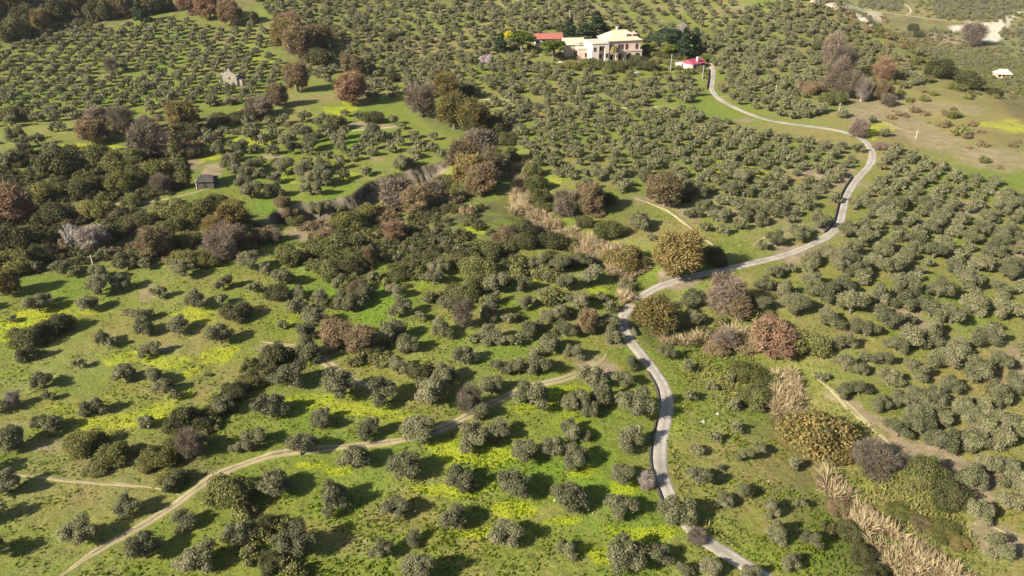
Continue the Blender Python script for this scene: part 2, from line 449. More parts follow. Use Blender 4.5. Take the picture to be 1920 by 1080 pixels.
PROTO = {}
def proto(kind, var, mat, trunk_mat='bark'):
    key = (kind, var, mat)
    if key in PROTO: return PROTO[key]
    rs = np.random.RandomState(abs(hash(kind)) % 1000 * 0 + sum(map(ord, kind)) * 7 + var * 13)
    fn = {'olive': crown_olive, 'bush': crown_bush, 'tree': crown_tree, 'bare': crown_bare, 'skeleton': crown_skeleton,
          'cypress': crown_cypress, 'pine': crown_pine, 'conifer': crown_conifer, 'palm': crown_palm}[kind]
    (v, f, t), tr_ = fn(rs)
    crown = add_mesh('crown', v, f, M[mat], None, t)
    trunk = tr_.build('trunk', M[trunk_mat], None)
    C.objects.unlink(crown); C.objects.unlink(trunk)
    hw = float(np.percentile(np.abs(v[:, :2]), 96)); PROTO[key] = (crown, trunk, hw, float(np.percentile(v[:, 2], 98)))
    return PROTO[key]
KNAME = {'olive': 'olive_tree', 'bush': 'shrub', 'tree': 'deciduous_tree', 'bare': 'bare_tree', 'skeleton': 'bare_tree', 'cypress': 'cypress_tree', 'pine': 'pine_tree', 'conifer': 'conifer_tree', 'palm': 'palm_tree'}
def plant(kind, var, mat, loc, half_w, zf=1.0, rot=0., trunk_mat='bark'):
    crown, trunk, hw, ht = proto(kind, var, mat, trunk_mat)
    s = half_w / hw
    e = bpy.data.objects.new(KNAME[kind], None); C.objects.link(e); e.empty_display_size = .5
    e.location = loc; e.scale = (s, s, s * zf); e.rotation_euler = (0, 0, rot)
    for src in (crown, trunk):
        c = src.copy(); C.objects.link(c); c.parent = e
    return e

# ------------------------------------------------------------ the ground: one sheet
NA, NR = 600, 640
az = np.radians(np.linspace(-60, 60, NA)); dep = np.radians(np.linspace(64, 2.6, NR))
Dg = HC / np.tan(dep)
GA, GD = np.meshgrid(az, Dg)
GX = (GD * np.sin(GA)).ravel(); GY = (GD * np.cos(GA)).ravel()
GZ = h(GX, GY)
_G2 = GZ.reshape(NR, NA)
h_exact = h
def h(x, y):
    """height of the ground sheet itself, between its vertices"""
    x = np.asarray(x, float); y = np.asarray(y, float)
    fa = np.clip((np.arctan2(x, y) - az[0]) / (az[-1] - az[0]) * (NA - 1), 0, NA - 1.001)
    fr = np.clip((dep[0] - np.arctan(HC / np.maximum(np.hypot(x, y), 1))) / (dep[0] - dep[-1]) * (NR - 1), 0, NR - 1.001)
    ia = fa.astype(int); ir = fr.astype(int); fa -= ia; fr -= ir
    return (_G2[ir, ia] * (1 - fa) + _G2[ir, ia + 1] * fa) * (1 - fr) + (_G2[ir + 1, ia] * (1 - fa) + _G2[ir + 1, ia + 1] * fa) * fr
h0_exact = h0; h0 = h
px, py, psc = project(GX, GY, GZ)
jx = px + 95 * fbm(GX, GY, 11, 4) * np.clip(psc / 9, .2, 1.5) ; jy = py + 44 * fbm(GX + 99, GY + 31, 11, 4) * np.clip(psc / 9, .2, 1.5)
def ell(L, soft=.45):
    o = np.zeros(len(px))
    for e in L:
        cx, cy, rx, ry = e[:4]; s = e[4] if len(e) > 4 else 1.; a = math.radians(e[5]) if len(e) > 5 else 0.
        dx = jx - cx; dy = jy - cy
        if a: dx, dy = dx * math.cos(a) + dy * math.sin(a), -dx * math.sin(a) + dy * math.cos(a)
        q = np.sqrt((dx / rx) ** 2 + (dy / ry) ** 2)
        o = np.maximum(o, s * (1 - sstep(1 - soft, 1 + soft, q)))
    return o
yellow = ell([(55, 600, 60, 24), (25, 622, 40, 20), (230, 665, 70, 14), (315, 672, 45, 16), (410, 668, 40, 22), (440, 650, 20, 12), (215, 790, 70, 18), (300, 775, 60, 22), (345, 742, 45, 16), (370, 700, 30, 14, .8),
              (700, 772, 70, 14), (610, 760, 45, 12), (560, 748, 30, 10, .8), (895, 852, 60, 22), (850, 838, 55, 14), (640, 888, 35, 14), (590, 870, 25, 10), (850, 915, 60, 12), (960, 948, 50, 22), (1088, 886, 36, 18, .8), (930, 1000, 70, 12), (1170, 905, 34, 18), (1210, 992, 70, 16),
              (1060, 982, 40, 10), (1130, 1040, 50, 20), (1055, 732, 45, 10), (1020, 768, 60, 10), (1190, 1010, 60, 12), (370, 590, 45, 14), (150, 585, 40, 16, .7), (175, 278, 75, 8), (235, 272, 40, 5), (470, 262, 70, 8), (430, 285, 60, 5, 1, -20), (640, 210, 40, 10, .8), (660, 200, 20, 10),
              (655, 335, 22, 8), (560, 310, 40, 8, .6), (545, 335, 20, 10, .8), (1350, 317, 60, 10), (1640, 248, 22, 16), (1660, 240, 18, 10), (1000, 160, 30, 8, .8), (950, 527, 30, 12, .8), (885, 433, 26, 10), (1105, 553, 22, 8), (1045, 340, 30, 12, .6), (1885, 236, 55, 12, 1, 8), (480, 110, 14, 4), (495, 115, 20, 5, .7),
              (980, 520, 30, 10, .6), (790, 540, 30, 10, .5), (660, 640, 20, 8, .5), (1420, 330, 40, 10, .7), (1080, 165, 30, 8, .6), (1260, 205, 60, 8, .4), (60, 470, 60, 12, .4), (250, 470, 40, 10, .6), (1020, 745, 30, 10, .8), (980, 700, 30, 10, .5), (700, 500, 30, 12, .4),
              (15, 700, 40, 14, .5), (140, 770, 60, 14, .5), (800, 1010, 60, 12, .5), (480, 1020, 60, 14, .5), (300, 1070, 50, 10, .5), (780, 690, 60, 20, .5), (1800, 470, 40, 10, .4), (1810, 450, 25, 8, .6), (60, 500, 70, 14, .4)])
yn = fbm(GX, GY, 26, 3)
yellow = np.maximum(yellow, .55 * sstep(.10, .28, yn) * sstep(480, 560, py) * (1 - sstep(1250, 1350, px)))
dirt = ell([(1110, 690, 50, 22, .9), (1090, 670, 40, 14, .6), (1258, 524, 40, 12, 1), (1280, 395, 50, 14, .7, 25), (1215, 378, 50, 8, .7, 15), (620, 425, 60, 16, .75), (580, 440, 50, 10, .7), (690, 235, 60, 8, .7), (400, 318, 40, 10, .8, -20), (430, 305, 40, 6, .8, -25), (360, 300, 26, 22, .7), (500, 290, 20, 8, .7), (1400, 20, 120, 8, .5),
            (1740, 255, 100, 26, .66, 20), (1860, 290, 90, 16, .7, 12), (1810, 205, 50, 12, .6), (1640, 215, 80, 14, .7), (1880, 300, 90, 26, .62), (1740, 205, 60, 14, .6), (1700, 190, 60, 8, .6), (1620, 190, 50, 10, .6), (1640, 205, 60, 14, .7), (1640, 790, 50, 14, .8, 35), (1600, 760, 50, 14, .7, 35), (1700, 830, 50, 10, .6, 35), (1890, 1000, 60, 22, .8, 30), (1450, 440, 60, 14, .35), (1500, 430, 60, 6, .6, -20), (1440, 200, 40, 4, .7), (1400, 395, 120, 34, .55, 10), (1480, 445, 70, 12, .6, -20), (1220, 380, 80, 8, .5), (1160, 640, 30, 14, .6), (1400, 225, 30, 4, .7),
            (1870, 160, 30, 12, .6), (1760, 70, 60, 8, .8, 8), (1800, 85, 50, 6, .6), (60, 700, 40, 10, .5), (100, 830, 60, 14, .6), (150, 860, 90, 14, .35), (40, 800, 40, 10, .5), (300, 640, 50, 10, .5), (270, 550, 24, 20, .7), (700, 300, 30, 5, .6), (1160, 15, 160, 6, .5), (1200, 40, 90, 12, .3),
            (1650, 670, 30, 10, .6), (1560, 640, 20, 8, .6), (1800, 640, 30, 14, .55), (1860, 700, 40, 12, .5), (1760, 500, 60, 8, .35), (1480, 560, 30, 8, .5), (1480, 480, 60, 10, .5), (1390, 650, 60, 10, .5), (880, 660, 40, 10, .5), (560, 648, 90, 12, .6), (1800, 380, 60, 5, .6), (1640, 345, 40, 4, .5), (780, 900, 40, 10, .2)])
dn = fbm(GX + 300, GY, 18, 4)
rightside = sstep(1380, 1500, px) * sstep(250, 330, py)
dirt = np.maximum(dirt, .9 * sstep(.0, .2, dn) * rightside)
dirt = np.maximum(dirt, .6 * sstep(.10, .26, dn) * sstep(0, 1, (260 - py) / 100) * sstep(500, 700, px))
dry = .20 + 1.3 * fbm(GX - 77, GY + 11, 30, 4) + .25 * sstep(1180, 1500, px) + .22 * sstep(200, 80, py) * 1.
dry = np.maximum(dry, ell([(110, 920, 180, 40, .7), (560, 1000, 120, 20, .5), (1050, 960, 120, 20, .45), (1400, 880, 200, 120, .55), (640, 1010, 60, 20, .7), (760, 960, 80, 20, .6), (1820, 170, 220, 120, .85), (1230, 440, 120, 40, .65), (1100, 300, 140, 40, .45), (880, 600, 100, 40, .5), (700, 430, 150, 20, .6), (1700, 930, 100, 60, .6)], .6))
lush = ell([(980, 275, 26, 40, .9, -20), (1010, 340, 60, 14, .8), (1480, 605, 60, 12, .9), (1120, 560, 60, 20, .8), (1000, 590, 60, 20, .8), (930, 650, 60, 20, .7), (1260, 660, 40, 12, .9), (600, 500, 80, 24, .6), (700, 250, 200, 40, .6), (350, 560, 120, 20, .5), (130, 540, 60, 18, .6), (560, 300, 120, 60, .5), (560, 540, 80, 14, .7), (150, 150, 260, 60, .45),
            (1550, 700, 60, 20, .7), (1700, 610, 90, 20, .6), (1850, 600, 60, 20, .6), (1480, 830, 40, 60, .4), (250, 650, 160, 60, .35), (800, 1050, 200, 40, .3), (1680, 180, 40, 8, .7), (1500, 230, 60, 8, .6)], .6)
lush = np.maximum(lush, .8 * sstep(.02, .22, fbm(GX + 500, GY - 40, 22, 3)) * (1 - rightside * .5))
rock = ell([(1835, 52, 56, 10, 1.1), (1850, 64, 34, 16, 1.1), (1905, 30, 50, 5, .7, -20), (1885, 38, 20, 3, .8), (1600, 14, 60, 5, .6, 12), (1640, 32, 20, 8, .6, 30), (640, 410, 20, 6, .5), (1415, 184, 16, 2.5, .9), (1175, 205, 14, 2.5, .9), (1110, 198, 18, 3, .8), (1220, 196, 30, 2, .7)], .35)
ds, ss_, sa = seg_dist(GX, GY, scarp0)
earth = (1. * ((ds * ss_ > -1.5) & (ds * ss_ < 3.5) & (sa > .03) & (sa < .97)))
farm_ = sstep(430, 620, np.hypot(GX, GY))
scrub = np.maximum(.75 * farm_ * sstep(-.12, .06, fbm(GX, GY, 60, 4)), .6 * sstep(1560, 1700, px) * sstep(320, 200, py) * sstep(-.1, .12, fbm(GX + 60, GY, 22, 4)))
scrub = np.maximum(scrub, .8 * sstep(.0, .2, fbm(GX + 700, GY, 16, 4)) * sstep(200, 60, py))
scrub0 = ell([(180, 330, 190, 60, 1), (250, 420, 260, 50, 1), (60, 450, 130, 60, 1), (60, 40, 190, 40, 1), (200, 10, 300, 18, 1), (700, 450, 160, 30, .9), (850, 430, 120, 60, 1), (920, 280, 50, 60, 1), (860, 220, 60, 30, .9), (560, 90, 60, 30, .9), (400, 230, 90, 20, .7), (1500, 800, 30, 100, .8, -30), (1600, 1000, 40, 120, .8, -40), (1700, 960, 60, 120, .6, -35), (350, 850, 60, 60, .6), (1380, 580, 90, 40, .7),
             (1250, 590, 60, 40, .7), (1120, 400, 90, 40, .5), (1580, 150, 60, 50, .6), (1280, 85, 90, 20, .8), (1060, 70, 120, 20, .7), (1600, 60, 160, 50, .55), (1760, 110, 100, 60, .5), (1840, 10, 120, 12, .8), (1680, 40, 100, 6, .9), (700, 80, 300, 60, .35)], .5)
scrub = np.maximum(scrub, scrub0)
g = np.stack([np.clip(dirt, 0, 1), np.clip(yellow * 1.25, 0, 1), np.clip(dry, 0, 1), np.clip(lush, 0, 1)], -1)
g2 = np.stack([np.clip(rock, 0, 1), np.clip(scrub, 0, 1), np.clip(earth, 0, 1), np.ones(len(px))], -1)
ii = np.arange(NA * NR).reshape(NR, NA)
gf = np.stack([ii[:-1, :-1].ravel(), ii[1:, :-1].ravel(), ii[1:, 1:].ravel(), ii[:-1, 1:].ravel()], -1)[:, ::-1]

def ground_tree(nt, b):
    """grass, dry grass, soil, flowers and rock mixed by the land's own masks"""
    tc = nd(nt, 'ShaderNodeTexCoord'); vec = tc.outputs['Object']
    a1 = nd(nt, 'ShaderNodeAttribute', attribute_name='cover'); a2 = nd(nt, 'ShaderNodeAttribute', attribute_name='cover2')
    s1 = nd(nt, 'ShaderNodeSeparateColor'); nt.links.new(a1.outputs['Color'], s1.inputs[0])
    s2 = nd(nt, 'ShaderNodeSeparateColor'); nt.links.new(a2.outputs['Color'], s2.inputs[0])
    fine = noise(nt, 1.6, 6, vec, .75); mid = noise(nt, .22, 5, vec, .65); big = noise(nt, .04, 4, vec, .6); vf = noise(nt, 5.5, 4, vec, .7)
    speck = mth(nt, 'ADD', mth(nt, 'MULTIPLY', fine, .55), mth(nt, 'MULTIPLY', vf, .45))
    grass = mixc(nt, rng_(nt, speck, .38, .64), (.078, .094, .016), (.235, .265, .050))
    lushc = mixc(nt, rng_(nt, speck, .38, .64), (.060, .108, .008), (.205, .310, .024))
    dryc = mixc(nt, rng_(nt, speck, .38, .64), (.120, .102, .036), (.360, .292, .135))
    soil = mixc(nt, rng_(nt, mid, .35, .65), (.11, .082, .046), (.31, .235, .15))
    soil = mixc(nt, rng_(nt, vf, .3, .75), soil, mixc(nt, .5, soil, (.42, .34, .245)))
    lushm = mth(nt, 'MULTIPLY', a1.outputs['Alpha'], rng_(nt, mid, .35, .6))
    c = mixc(nt, lushm, grass, lushc)
    drym = rng_(nt, mth(nt, 'ADD', s1.outputs[2], mth(nt, 'MULTIPLY', mth(nt, 'SUBTRACT', mid, .5), 1.1)), .15, .75)
    c = mixc(nt, mth(nt, 'MULTIPLY', drym, .85), c, dryc)
    bc = mixc(nt, rng_(nt, big, .42, .6), (.9, 1, .85), (1.05, .98, .95))
    c = mixc(nt, 1., c, bc, 'MULTIPLY')
    scr = mixc(nt, rng_(nt, speck, .38, .64), (.040, .038, .018), (.150, .128, .068))
    c = mixc(nt, mth(nt, 'MULTIPLY', s2.outputs[1], rng_(nt, mth(nt, 'ADD', mth(nt, 'MULTIPLY', mid, .6), mth(nt, 'MULTIPLY', big, .4)), .40, .56)), c, scr)
    ym = rng_(nt, mth(nt, 'ADD', s1.outputs[1], mth(nt, 'ADD', mth(nt, 'MULTIPLY', mth(nt, 'SUBTRACT', vf, .5), 1.6), mth(nt, 'MULTIPLY', mth(nt, 'SUBTRACT', mid, .5), 2.2))), .55, 1.15)
    ym = mth(nt, 'MULTIPLY', ym, mth(nt, 'MULTIPLY', rng_(nt, s1.outputs[1], 0, .3), rng_(nt, fine, .3, .6, .35, .85)))
    c = mixc(nt, mth(nt, 'MULTIPLY', ym, .8), c, (.40, .43, .010))
    dm = rng_(nt, mth(nt, 'ADD', s1.outputs[0], mth(nt, 'MULTIPLY', mth(nt, 'SUBTRACT', fine, .5), 1.0)), .35, .8)
    c = mixc(nt, mth(nt, 'MULTIPLY', dm, .92), c, soil)
    ec = mixc(nt, rng_(nt, mid, .35, .65), (.050, .042, .030), (.26, .21, .15))  # bank earth, darkened so its colour carries the shade on the face
    c = mixc(nt, rng_(nt, mth(nt, 'ADD', s2.outputs[2], mth(nt, 'SUBTRACT', fine, .5)), .4, .8), c, ec)
    fl = nd(nt, 'ShaderNodeTexVoronoi'); fl.inputs['Scale'].default_value = .9; nt.links.new(vec, fl.inputs['Vector'])
    flm = mth(nt, 'MULTIPLY', rng_(nt, fl.outputs['Distance'], .16, .06), rng_(nt, mid, .5, .62))
    c = mixc(nt, mth(nt, 'MULTIPLY', flm, mth(nt, 'ADD', .25, s1.outputs[0])), c, (.50, .45, .36))
    rc = mixc(nt, rng_(nt, mid, .3, .7), (.30, .25, .18), (.62, .58, .48))
    rm = rng_(nt, mth(nt, 'ADD', s2.outputs[0], mth(nt, 'MULTIPLY', mth(nt, 'SUBTRACT', fine, .5), 1.0)), .35, .75)
    c = mixc(nt, rm, c, rc)
    nt.links.new(c, b.inputs['Base Color'])
    bp = nd(nt, 'ShaderNodeBump'); bp.inputs['Strength'].default_value = .8; bp.inputs['Distance'].default_value = .45
    nt.links.new(mth(nt, 'ADD', fine, mth(nt, 'MULTIPLY', vf, .5)), bp.inputs['Height']); nt.links.new(bp.outputs[0], b.inputs['Normal'])
    b.inputs['Roughness'].default_value = .95
    return c, fine, mid, vf
gm, nt, b = new_mat('hillside_ground'); ground_tree(nt, b)
ground = add_mesh('ground', np.stack([GX, GY, GZ], -1), gf, gm, smooth_=True)
for nm, arr in (('cover', g), ('cover2', g2)):
    a = ground.data.attributes.new(nm, 'FLOAT_COLOR', 'POINT'); a.data.foreach_set('color', arr.astype(np.float32).ravel())
ground['kind'] = 'structure'

from mathutils.bvhtree import BVHTree
def ground_z(x, y): return h(np.asarray(x, float), np.asarray(y, float))

print('the paved road', round(time.time() - _T0))
# ---- the paved road and the dirt tracks, laid on the ground
def strip(name, pts, width, mat, lift=.12, n=7, wob=.25, step=1.2, seed=0, ends=False):
    pts = np.asarray(pts)[:, :2]
    seg = np.hypot(*(pts[1:] - pts[:-1]).T); s = np.concatenate([[0], np.cumsum(seg)])
    t = np.arange(0, s[-1], step); X = np.interp(t, s, pts[:, 0]); Y = np.interp(t, s, pts[:, 1])
    dx = np.gradient(X); dy = np.gradient(Y); L = np.hypot(dx, dy) + 1e-9; nx, ny = dy / L, -dx / L
    u = np.linspace(-1, 1, n)
    endt = (.25 + .75 * sstep(0, 14, t)) * (.25 + .75 * sstep(0, 14, t[-1] - t)) * sstep(0, 2, t) * sstep(0, 2, t[-1] - t) if ends else 1.
    wl = endt * width * (1 + wob * 2 * fbm(t + seed * 50, t * 0 + 3, 6, 3)); 
    PX = X[:, None] + nx[:, None] * u * wl[:, None] / 2; PY = Y[:, None] + ny[:, None] * u * wl[:, None] / 2
    PZ = ground_z(PX, PY) + lift
    PZ[:, 0] -= lift * 1.8; PZ[:, -1] -= lift * 1.8
    m = len(t); I = np.arange(m * n).reshape(m, n)
    f = np.stack([I[:-1, :-1].ravel(), I[1:, :-1].ravel(), I[1:, 1:].ravel(), I[:-1, 1:].ravel()], -1)[:, ::-1]
    o = add_mesh(name, np.stack([PX.ravel(), PY.ravel(), PZ.ravel()], -1), f, mat, smooth_=True)
    a = o.data.attributes.new('across', 'FLOAT', 'POINT'); a.data.foreach_set('value', np.tile(u, m).astype(np.float32))
    o['kind'] = 'structure'
    return o
def track_mat(name, soil_d, soil_l, ruts, grassy=True):
    m, nt, b = new_mat(name)
    tc = nd(nt, 'ShaderNodeTexCoord'); vec = tc.outputs['Object']
    ac = nd(nt, 'ShaderNodeAttribute', attribute_name='across')
    fine = noise(nt, 1.6, 6, vec, .75); mid = noise(nt, .35, 4, vec, .65)
    c = mixc(nt, rng_(nt, mid, .3, .7), soil_d, soil_l)
    c = mixc(nt, rng_(nt, fine, .35, .7, 0, .45), c, tuple(min(1, v * 1.35) for v in soil_l))
    if ruts:
        au = mth(nt, 'ABSOLUTE', ac.outputs['Fac'])
        dcen = mth(nt, 'ABSOLUTE', mth(nt, 'SUBTRACT', au, .5))       # 0 in the wheel ruts
        g_ = rng_(nt, mth(nt, 'ADD', dcen, mth(nt, 'MULTIPLY', mth(nt, 'SUBTRACT', fine, .5), .9)), .18, .42)
        gc = mixc(nt, rng_(nt, mid, .3, .7), (.10, .105, .035), (.26, .21, .10))
        c = mixc(nt, g_, c, gc)
    else:
        au = mth(nt, 'ABSOLUTE', ac.outputs['Fac'])
    ed = rng_(nt, mth(nt, 'ADD', au, mth(nt, 'MULTIPLY', mth(nt, 'SUBTRACT', fine, .5), 1.1)), *( (.85, 1.08) if not grassy else (.35, .9)))
    c = mixc(nt, ed, c, mixc(nt, rng_(nt, fine, .35, .65), (.09, .10, .02), (.27, .25, .08)))
    if name == 'worn_concrete_road':
        wr = mth(nt, 'ABSOLUTE', mth(nt, 'SUBTRACT', au, .5)); c = mixc(nt, rng_(nt, mth(nt, 'ADD', wr, mth(nt, 'MULTIPLY', mth(nt, 'SUBTRACT', mid, .5), .5)), .15, .4, 0, .5), c, (.20, .175, .135))
        st = noise(nt, .12, 5, vec, .7); c = mixc(nt, rng_(nt, st, .45, .62, 0, .55), c, (.17, .15, .125))
    nt.links.new(c, b.inputs['Base Color'])
    bp = nd(nt, 'ShaderNodeBump'); bp.inputs['Strength'].default_value = .5; bp.inputs['Distance'].default_value = .15
    nt.links.new(fine, bp.inputs['Height']); nt.links.new(bp.outputs[0], b.inputs['Normal'])
    return m
M['road'] = track_mat('worn_concrete_road', (.24, .215, .185), (.385, .35, .30), False, False)
M['track'] = track_mat('dirt_track', (.21, .165, .10), (.37, .30, .21), True)
M['paletrack'] = track_mat('pale_track', (.27, .22, .15), (.45, .38, .28), False)
ROADPTS = smooth(ROADXYZ, 1)
strip('road', ROADPTS, 3.1, M['road'], wob=.2, n=9)
TRACKS = [
    ([(95, 1095), (140, 1062), (200, 1022), (270, 985), (345, 935), (400, 892), (470, 865), (530, 848), (600, 842), (680, 835), (740, 828), (800, 815), (850, 795), (885, 775), (920, 758), (960, 737), (1000, 723), (1050, 714), (1100, 695), (1130, 678), (1142, 655)], 3.4, 'track'),
    ([(485, 640), (540, 646), (590, 660), (612, 680), (640, 702), (680, 720), (740, 740)], 3.4, 'track'),
    ([(-20, 884), (80, 895), (150, 904), (230, 908), (300, 914), (348, 932)], 1.4, 'track'),
    ([(120, 392), (200, 383), (280, 379), (350, 366), (400, 351), (440, 345)], 1.8, 'track'),
    ([(1190, 372), (1230, 385), (1262, 401), (1300, 432), (1330, 456), (1356, 472)], 1.7, 'paletrack'),
    ([(1520, 700), (1570, 740), (1620, 790), (1680, 840), (1750, 900), (1830, 970), (1930, 1020)], 2.2, 'track'),
    ([(950, -12), (968, 0), (995, 13), (1020, 24)], 2.8, 'paletrack'),
    ([(880, 186), (930, 187), (965, 189), (1002, 187)], 2.2, 'paletrack'),
    ([(1205, 206), (1240, 199), (1274, 193)], 2.4, 'track'),
    ([(1340, 184), (1375, 178), (1382, 172)], 2.4, 'track'),
    ([(1640, 222), (1665, 232), (1690, 243), (1720, 252)], 2.6, 'track'),
    ([(1560, 16), (1620, 19), (1660, 24), (1700, 29), (1760, 37), (1820, 42), (1880, 44)], 5.5, 'paletrack'),
    ([(1676, -8), (1690, 4), (1706, 14), (1709, 24), (1697, 28)], 5.0, 'paletrack'),
    ([(770, 30), (820, 20), (880, 11), (960, 9)], 2.0, 'paletrack'),
    ([(1400, 470), (1440, 440), (1490, 425), (1530, 418)], 1.6, 'track'),
    ([(640, 248), (680, 243), (720, 240), (760, 236)], 2.6, 'paletrack'),
]
ALLW = [(ROADPTS[:, :2], 2.4)]
for k, (pp, w, mt) in enumerate(TRACKS):
    P = smooth(hit([p[0] for p in pp], [p[1] for p in pp], h), 2)
    strip('path', P, w * .78, M[mt], n=7, wob=.6, seed=k, lift=.10, ends=True); ALLW.append((P[:, :2], w * .55 + 1.4))

# low parapet walls by the road
def wall(pix, side_off, hgt, label, thick=.35, mat='darkstone'):
    P = smooth(hit([p[0] for p in pix], [p[1] for p in pix], h), 2)
    X, Y = P[:, 0], P[:, 1]; dx, dy = np.gradient(X), np.gradient(Y); L = np.hypot(dx, dy); nx, ny = dy / L, -dx / L
    m = MB(); n = len(X)
    for sgn, i0 in ((0, 0), (1, 1)): pass
    Z = h(X, Y)
    for i in range(n - 1):
        q = []
        for j in (i, i + 1):
            cx, cy = X[j] + nx[j] * side_off, Y[j] + ny[j] * side_off
            q.append(((cx - nx[j] * thick / 2, cy - ny[j] * thick / 2), (cx + nx[j] * thick / 2, cy + ny[j] * thick / 2), Z[j]))
        (a, b_, z1), (c, d, z2) = q
        t1, t2 = z1 + hgt, z2 + hgt; z1 -= .6; z2 -= .6
        m.quad((*a, z1), (*a, t1), (*c, t2), (*c, z2)); m.quad((*b_, z1), (*d, z2), (*d, t2), (*b_, t1)); m.quad((*a, t1), (*b_, t1), (*d, t2), (*c, t2))
        if i == 0: m.quad((*a, z1), (*b_, z1), (*b_, t1), (*a, t1))
        if i == n - 2: m.quad((*c, z2), (*c, t2), (*d, t2), (*d, z2))
    return tag(m.build('retaining_wall', M[mat]), label, 'wall', 'low walls along the concrete road')
wall([(1247, 790), (1238, 830), (1236, 870), (1246, 905), (1262, 945)], 1.75, .40, 'low stone wall along the lower straight of the concrete road')
wall([(1228, 697), (1246, 725), (1252, 755)], 1.75, .4, 'short low wall by the road below the tan clearing')
wall([(1188, 568), (1167, 592), (1168, 615), (1178, 632)], -2.0, .8, 'curved low wall round the bend beside the golden-brown thicket')
wall([(1607, 335), (1587, 365), (1580, 395), (1573, 425), (1556, 440)], 1.8, .8, 'tall curved wall holding the uphill bend of the concrete road')
wall([(1336, 132), (1336, 150), (1333, 168)], 2.2, 1.1, 'dark wall along the lane below the crimson-roofed house')

print('buildings', round(time.time() - _T0))
# ------------------------------------------------------------ buildings
def frame_at(pxx, pyy, yaw_deg, name, label, cat, up=0.):
    p = at1(pxx, pyy, up); e = bpy.data.objects.new(name, None); C.objects.link(e); e.location = p; e.rotation_euler = (0, 0, R(yaw_deg)); e.empty_display_size = 1
    ps = float(project(p.x, p.y, p.z)[2]); tag(e, label, cat); return e, 1 / ps      # metres per photograph pixel there
def part(name, mat, parent, fn):
    m = MB(); fn(m); return m.build(name, M[mat], parent)
def window(parent, x, z, w, hh, y=0., frame='shutter', arch=False, door=False):
    """a recessed dark pane behind a proud frame on a wall facing -y"""
    o = part('door' if door else 'window', frame, parent, lambda m: (m.box(x - w / 2 - .14, x - w / 2, y - .12, y + .05, z, z + hh), m.box(x + w / 2, x + w / 2 + .14, y - .12, y + .05, z, z + hh),
                                              m.box(x - w / 2 - .14, x + w / 2 + .14, y - .13, y + .05, z + hh, z + hh + .16), m.box(x - w / 2 - .2, x + w / 2 + .2, y - .2, y + .05, z - .14, z)))
    part('pane', 'dark_open', o, lambda m: m.box(x - w / 2, x + w / 2, y - .04, y + .04, z, z + hh))
    return o

# the villa: main block with hipped roof and arcade, white flat-roofed block beside it
vil, mpp = frame_at(1168, 112, 14, 'villa', 'large two-storey cream villa with hipped tan roof and ground-floor arches', 'house')
VW = 66 * mpp; VH = 33.5 * mpp; VD = 15.0; hw = VW / 2
part('wall', 'pinkstone', vil, lambda m: m.box(-hw, hw, 0, VD, -4, VH))
zt = VH * .50
# arcade in front: piers, arches, terrace
AY = -3.0
def arcade(m):
    n = 4; bay = VW / n; pr = .75; r = bay / 2 - pr; spring = zt - r - .9; K = 10
    for i in range(n):
        x0 = -hw + i * bay; cx = x0 + bay / 2
        m.box(x0, x0 + pr, AY, AY + .8, -4, spring); m.box(x0 + bay - pr, x0 + bay, AY, AY + .8, -4, spring)
        for yy, fl in ((AY, 0), (AY + .8, 1)):
            for k in range(K):
                t0, t1 = math.pi * k / K, math.pi * (k + 1) / K
                xa, za = cx - r * math.cos(t0), spring + r * math.sin(t0); xb, zb = cx - r * math.cos(t1), spring + r * math.sin(t1)
                q = [(xa, yy, za), (xb, yy, zb), (xb, yy, zt), (xa, yy, zt)]
                m.quad(*(q if not fl else q[::-1]))
            for s_ in (-1, 1):
                xx = cx + s_ * r; xo = cx + s_ * bay / 2
                m.quad((min(xx, xo), yy, spring), (max(xx, xo), yy, spring), (max(xx, xo), yy, zt), (min(xx, xo), yy, zt))
        for k in range(K):
            t0, t1 = math.pi * k / K, math.pi * (k + 1) / K
            xa, za = cx - r * math.cos(t0), spring + r * math.sin(t0); xb, zb = cx - r * math.cos(t1), spring + r * math.sin(t1)
            m.quad((xa, AY, za), (xa, AY + .8, za), (xb, AY + .8, zb), (xb, AY, zb))
part('arcade', 'cream', vil, arcade)
part('terrace', 'cream', vil, lambda m: m.box(-hw - .2, hw + .2, AY - .25, -.003, zt + .003, zt + .35))
part('parapet', 'cream', vil, lambda m: (m.box(-hw, hw, AY - .1, AY + .12, zt + .36, zt + .95)))
for i in range(4):
    cx = -hw + (i + .5) * VW / 4
    window(vil, cx, .2, 2.0, zt * .62, -.004, 'shutter', door=True)
for xx in (-.86, -.66, -.28, -.10, .18, .78):
    window(vil, xx * hw, zt + .7, 1.25, VH * .27, -.004)
part('cornice', 'cream', vil, lambda m: m.box(-hw - .4, hw + .4, -.45, VD + .4, VH + .002, VH + .42))
o_ = .9; rz = VH + .44; rr_ = 4.6
def hip(m, x0, x1, y0, y1, z, hh, inset):
    a = (x0, y0, z); b = (x1, y0, z); c = (x1, y1, z); d = (x0, y1, z); ym = (y0 + y1) / 2
    e = (x0 + inset, ym, z + hh); f = (x1 - inset, ym, z + hh)
    m.quad(a, b, f, e); m.quad(b, c, f); m.quad(c, d, e, f); m.quad(d, a, e); m.quad(a, d, c, b)
roof = part('roof', 'tan_tile', vil, lambda m: hip(m, -hw - o_, hw + o_, -o_, VD + o_, rz, rr_, 7.2))
part('chimney', 'cream', roof, lambda m: (m.box(-2.2, -1.2, 7.2, 8.2, rz + 3.6, rz + 6.2), m.box(-2.4, -1.0, 7.0, 8.4, rz + 6.2, rz + 6.45)))
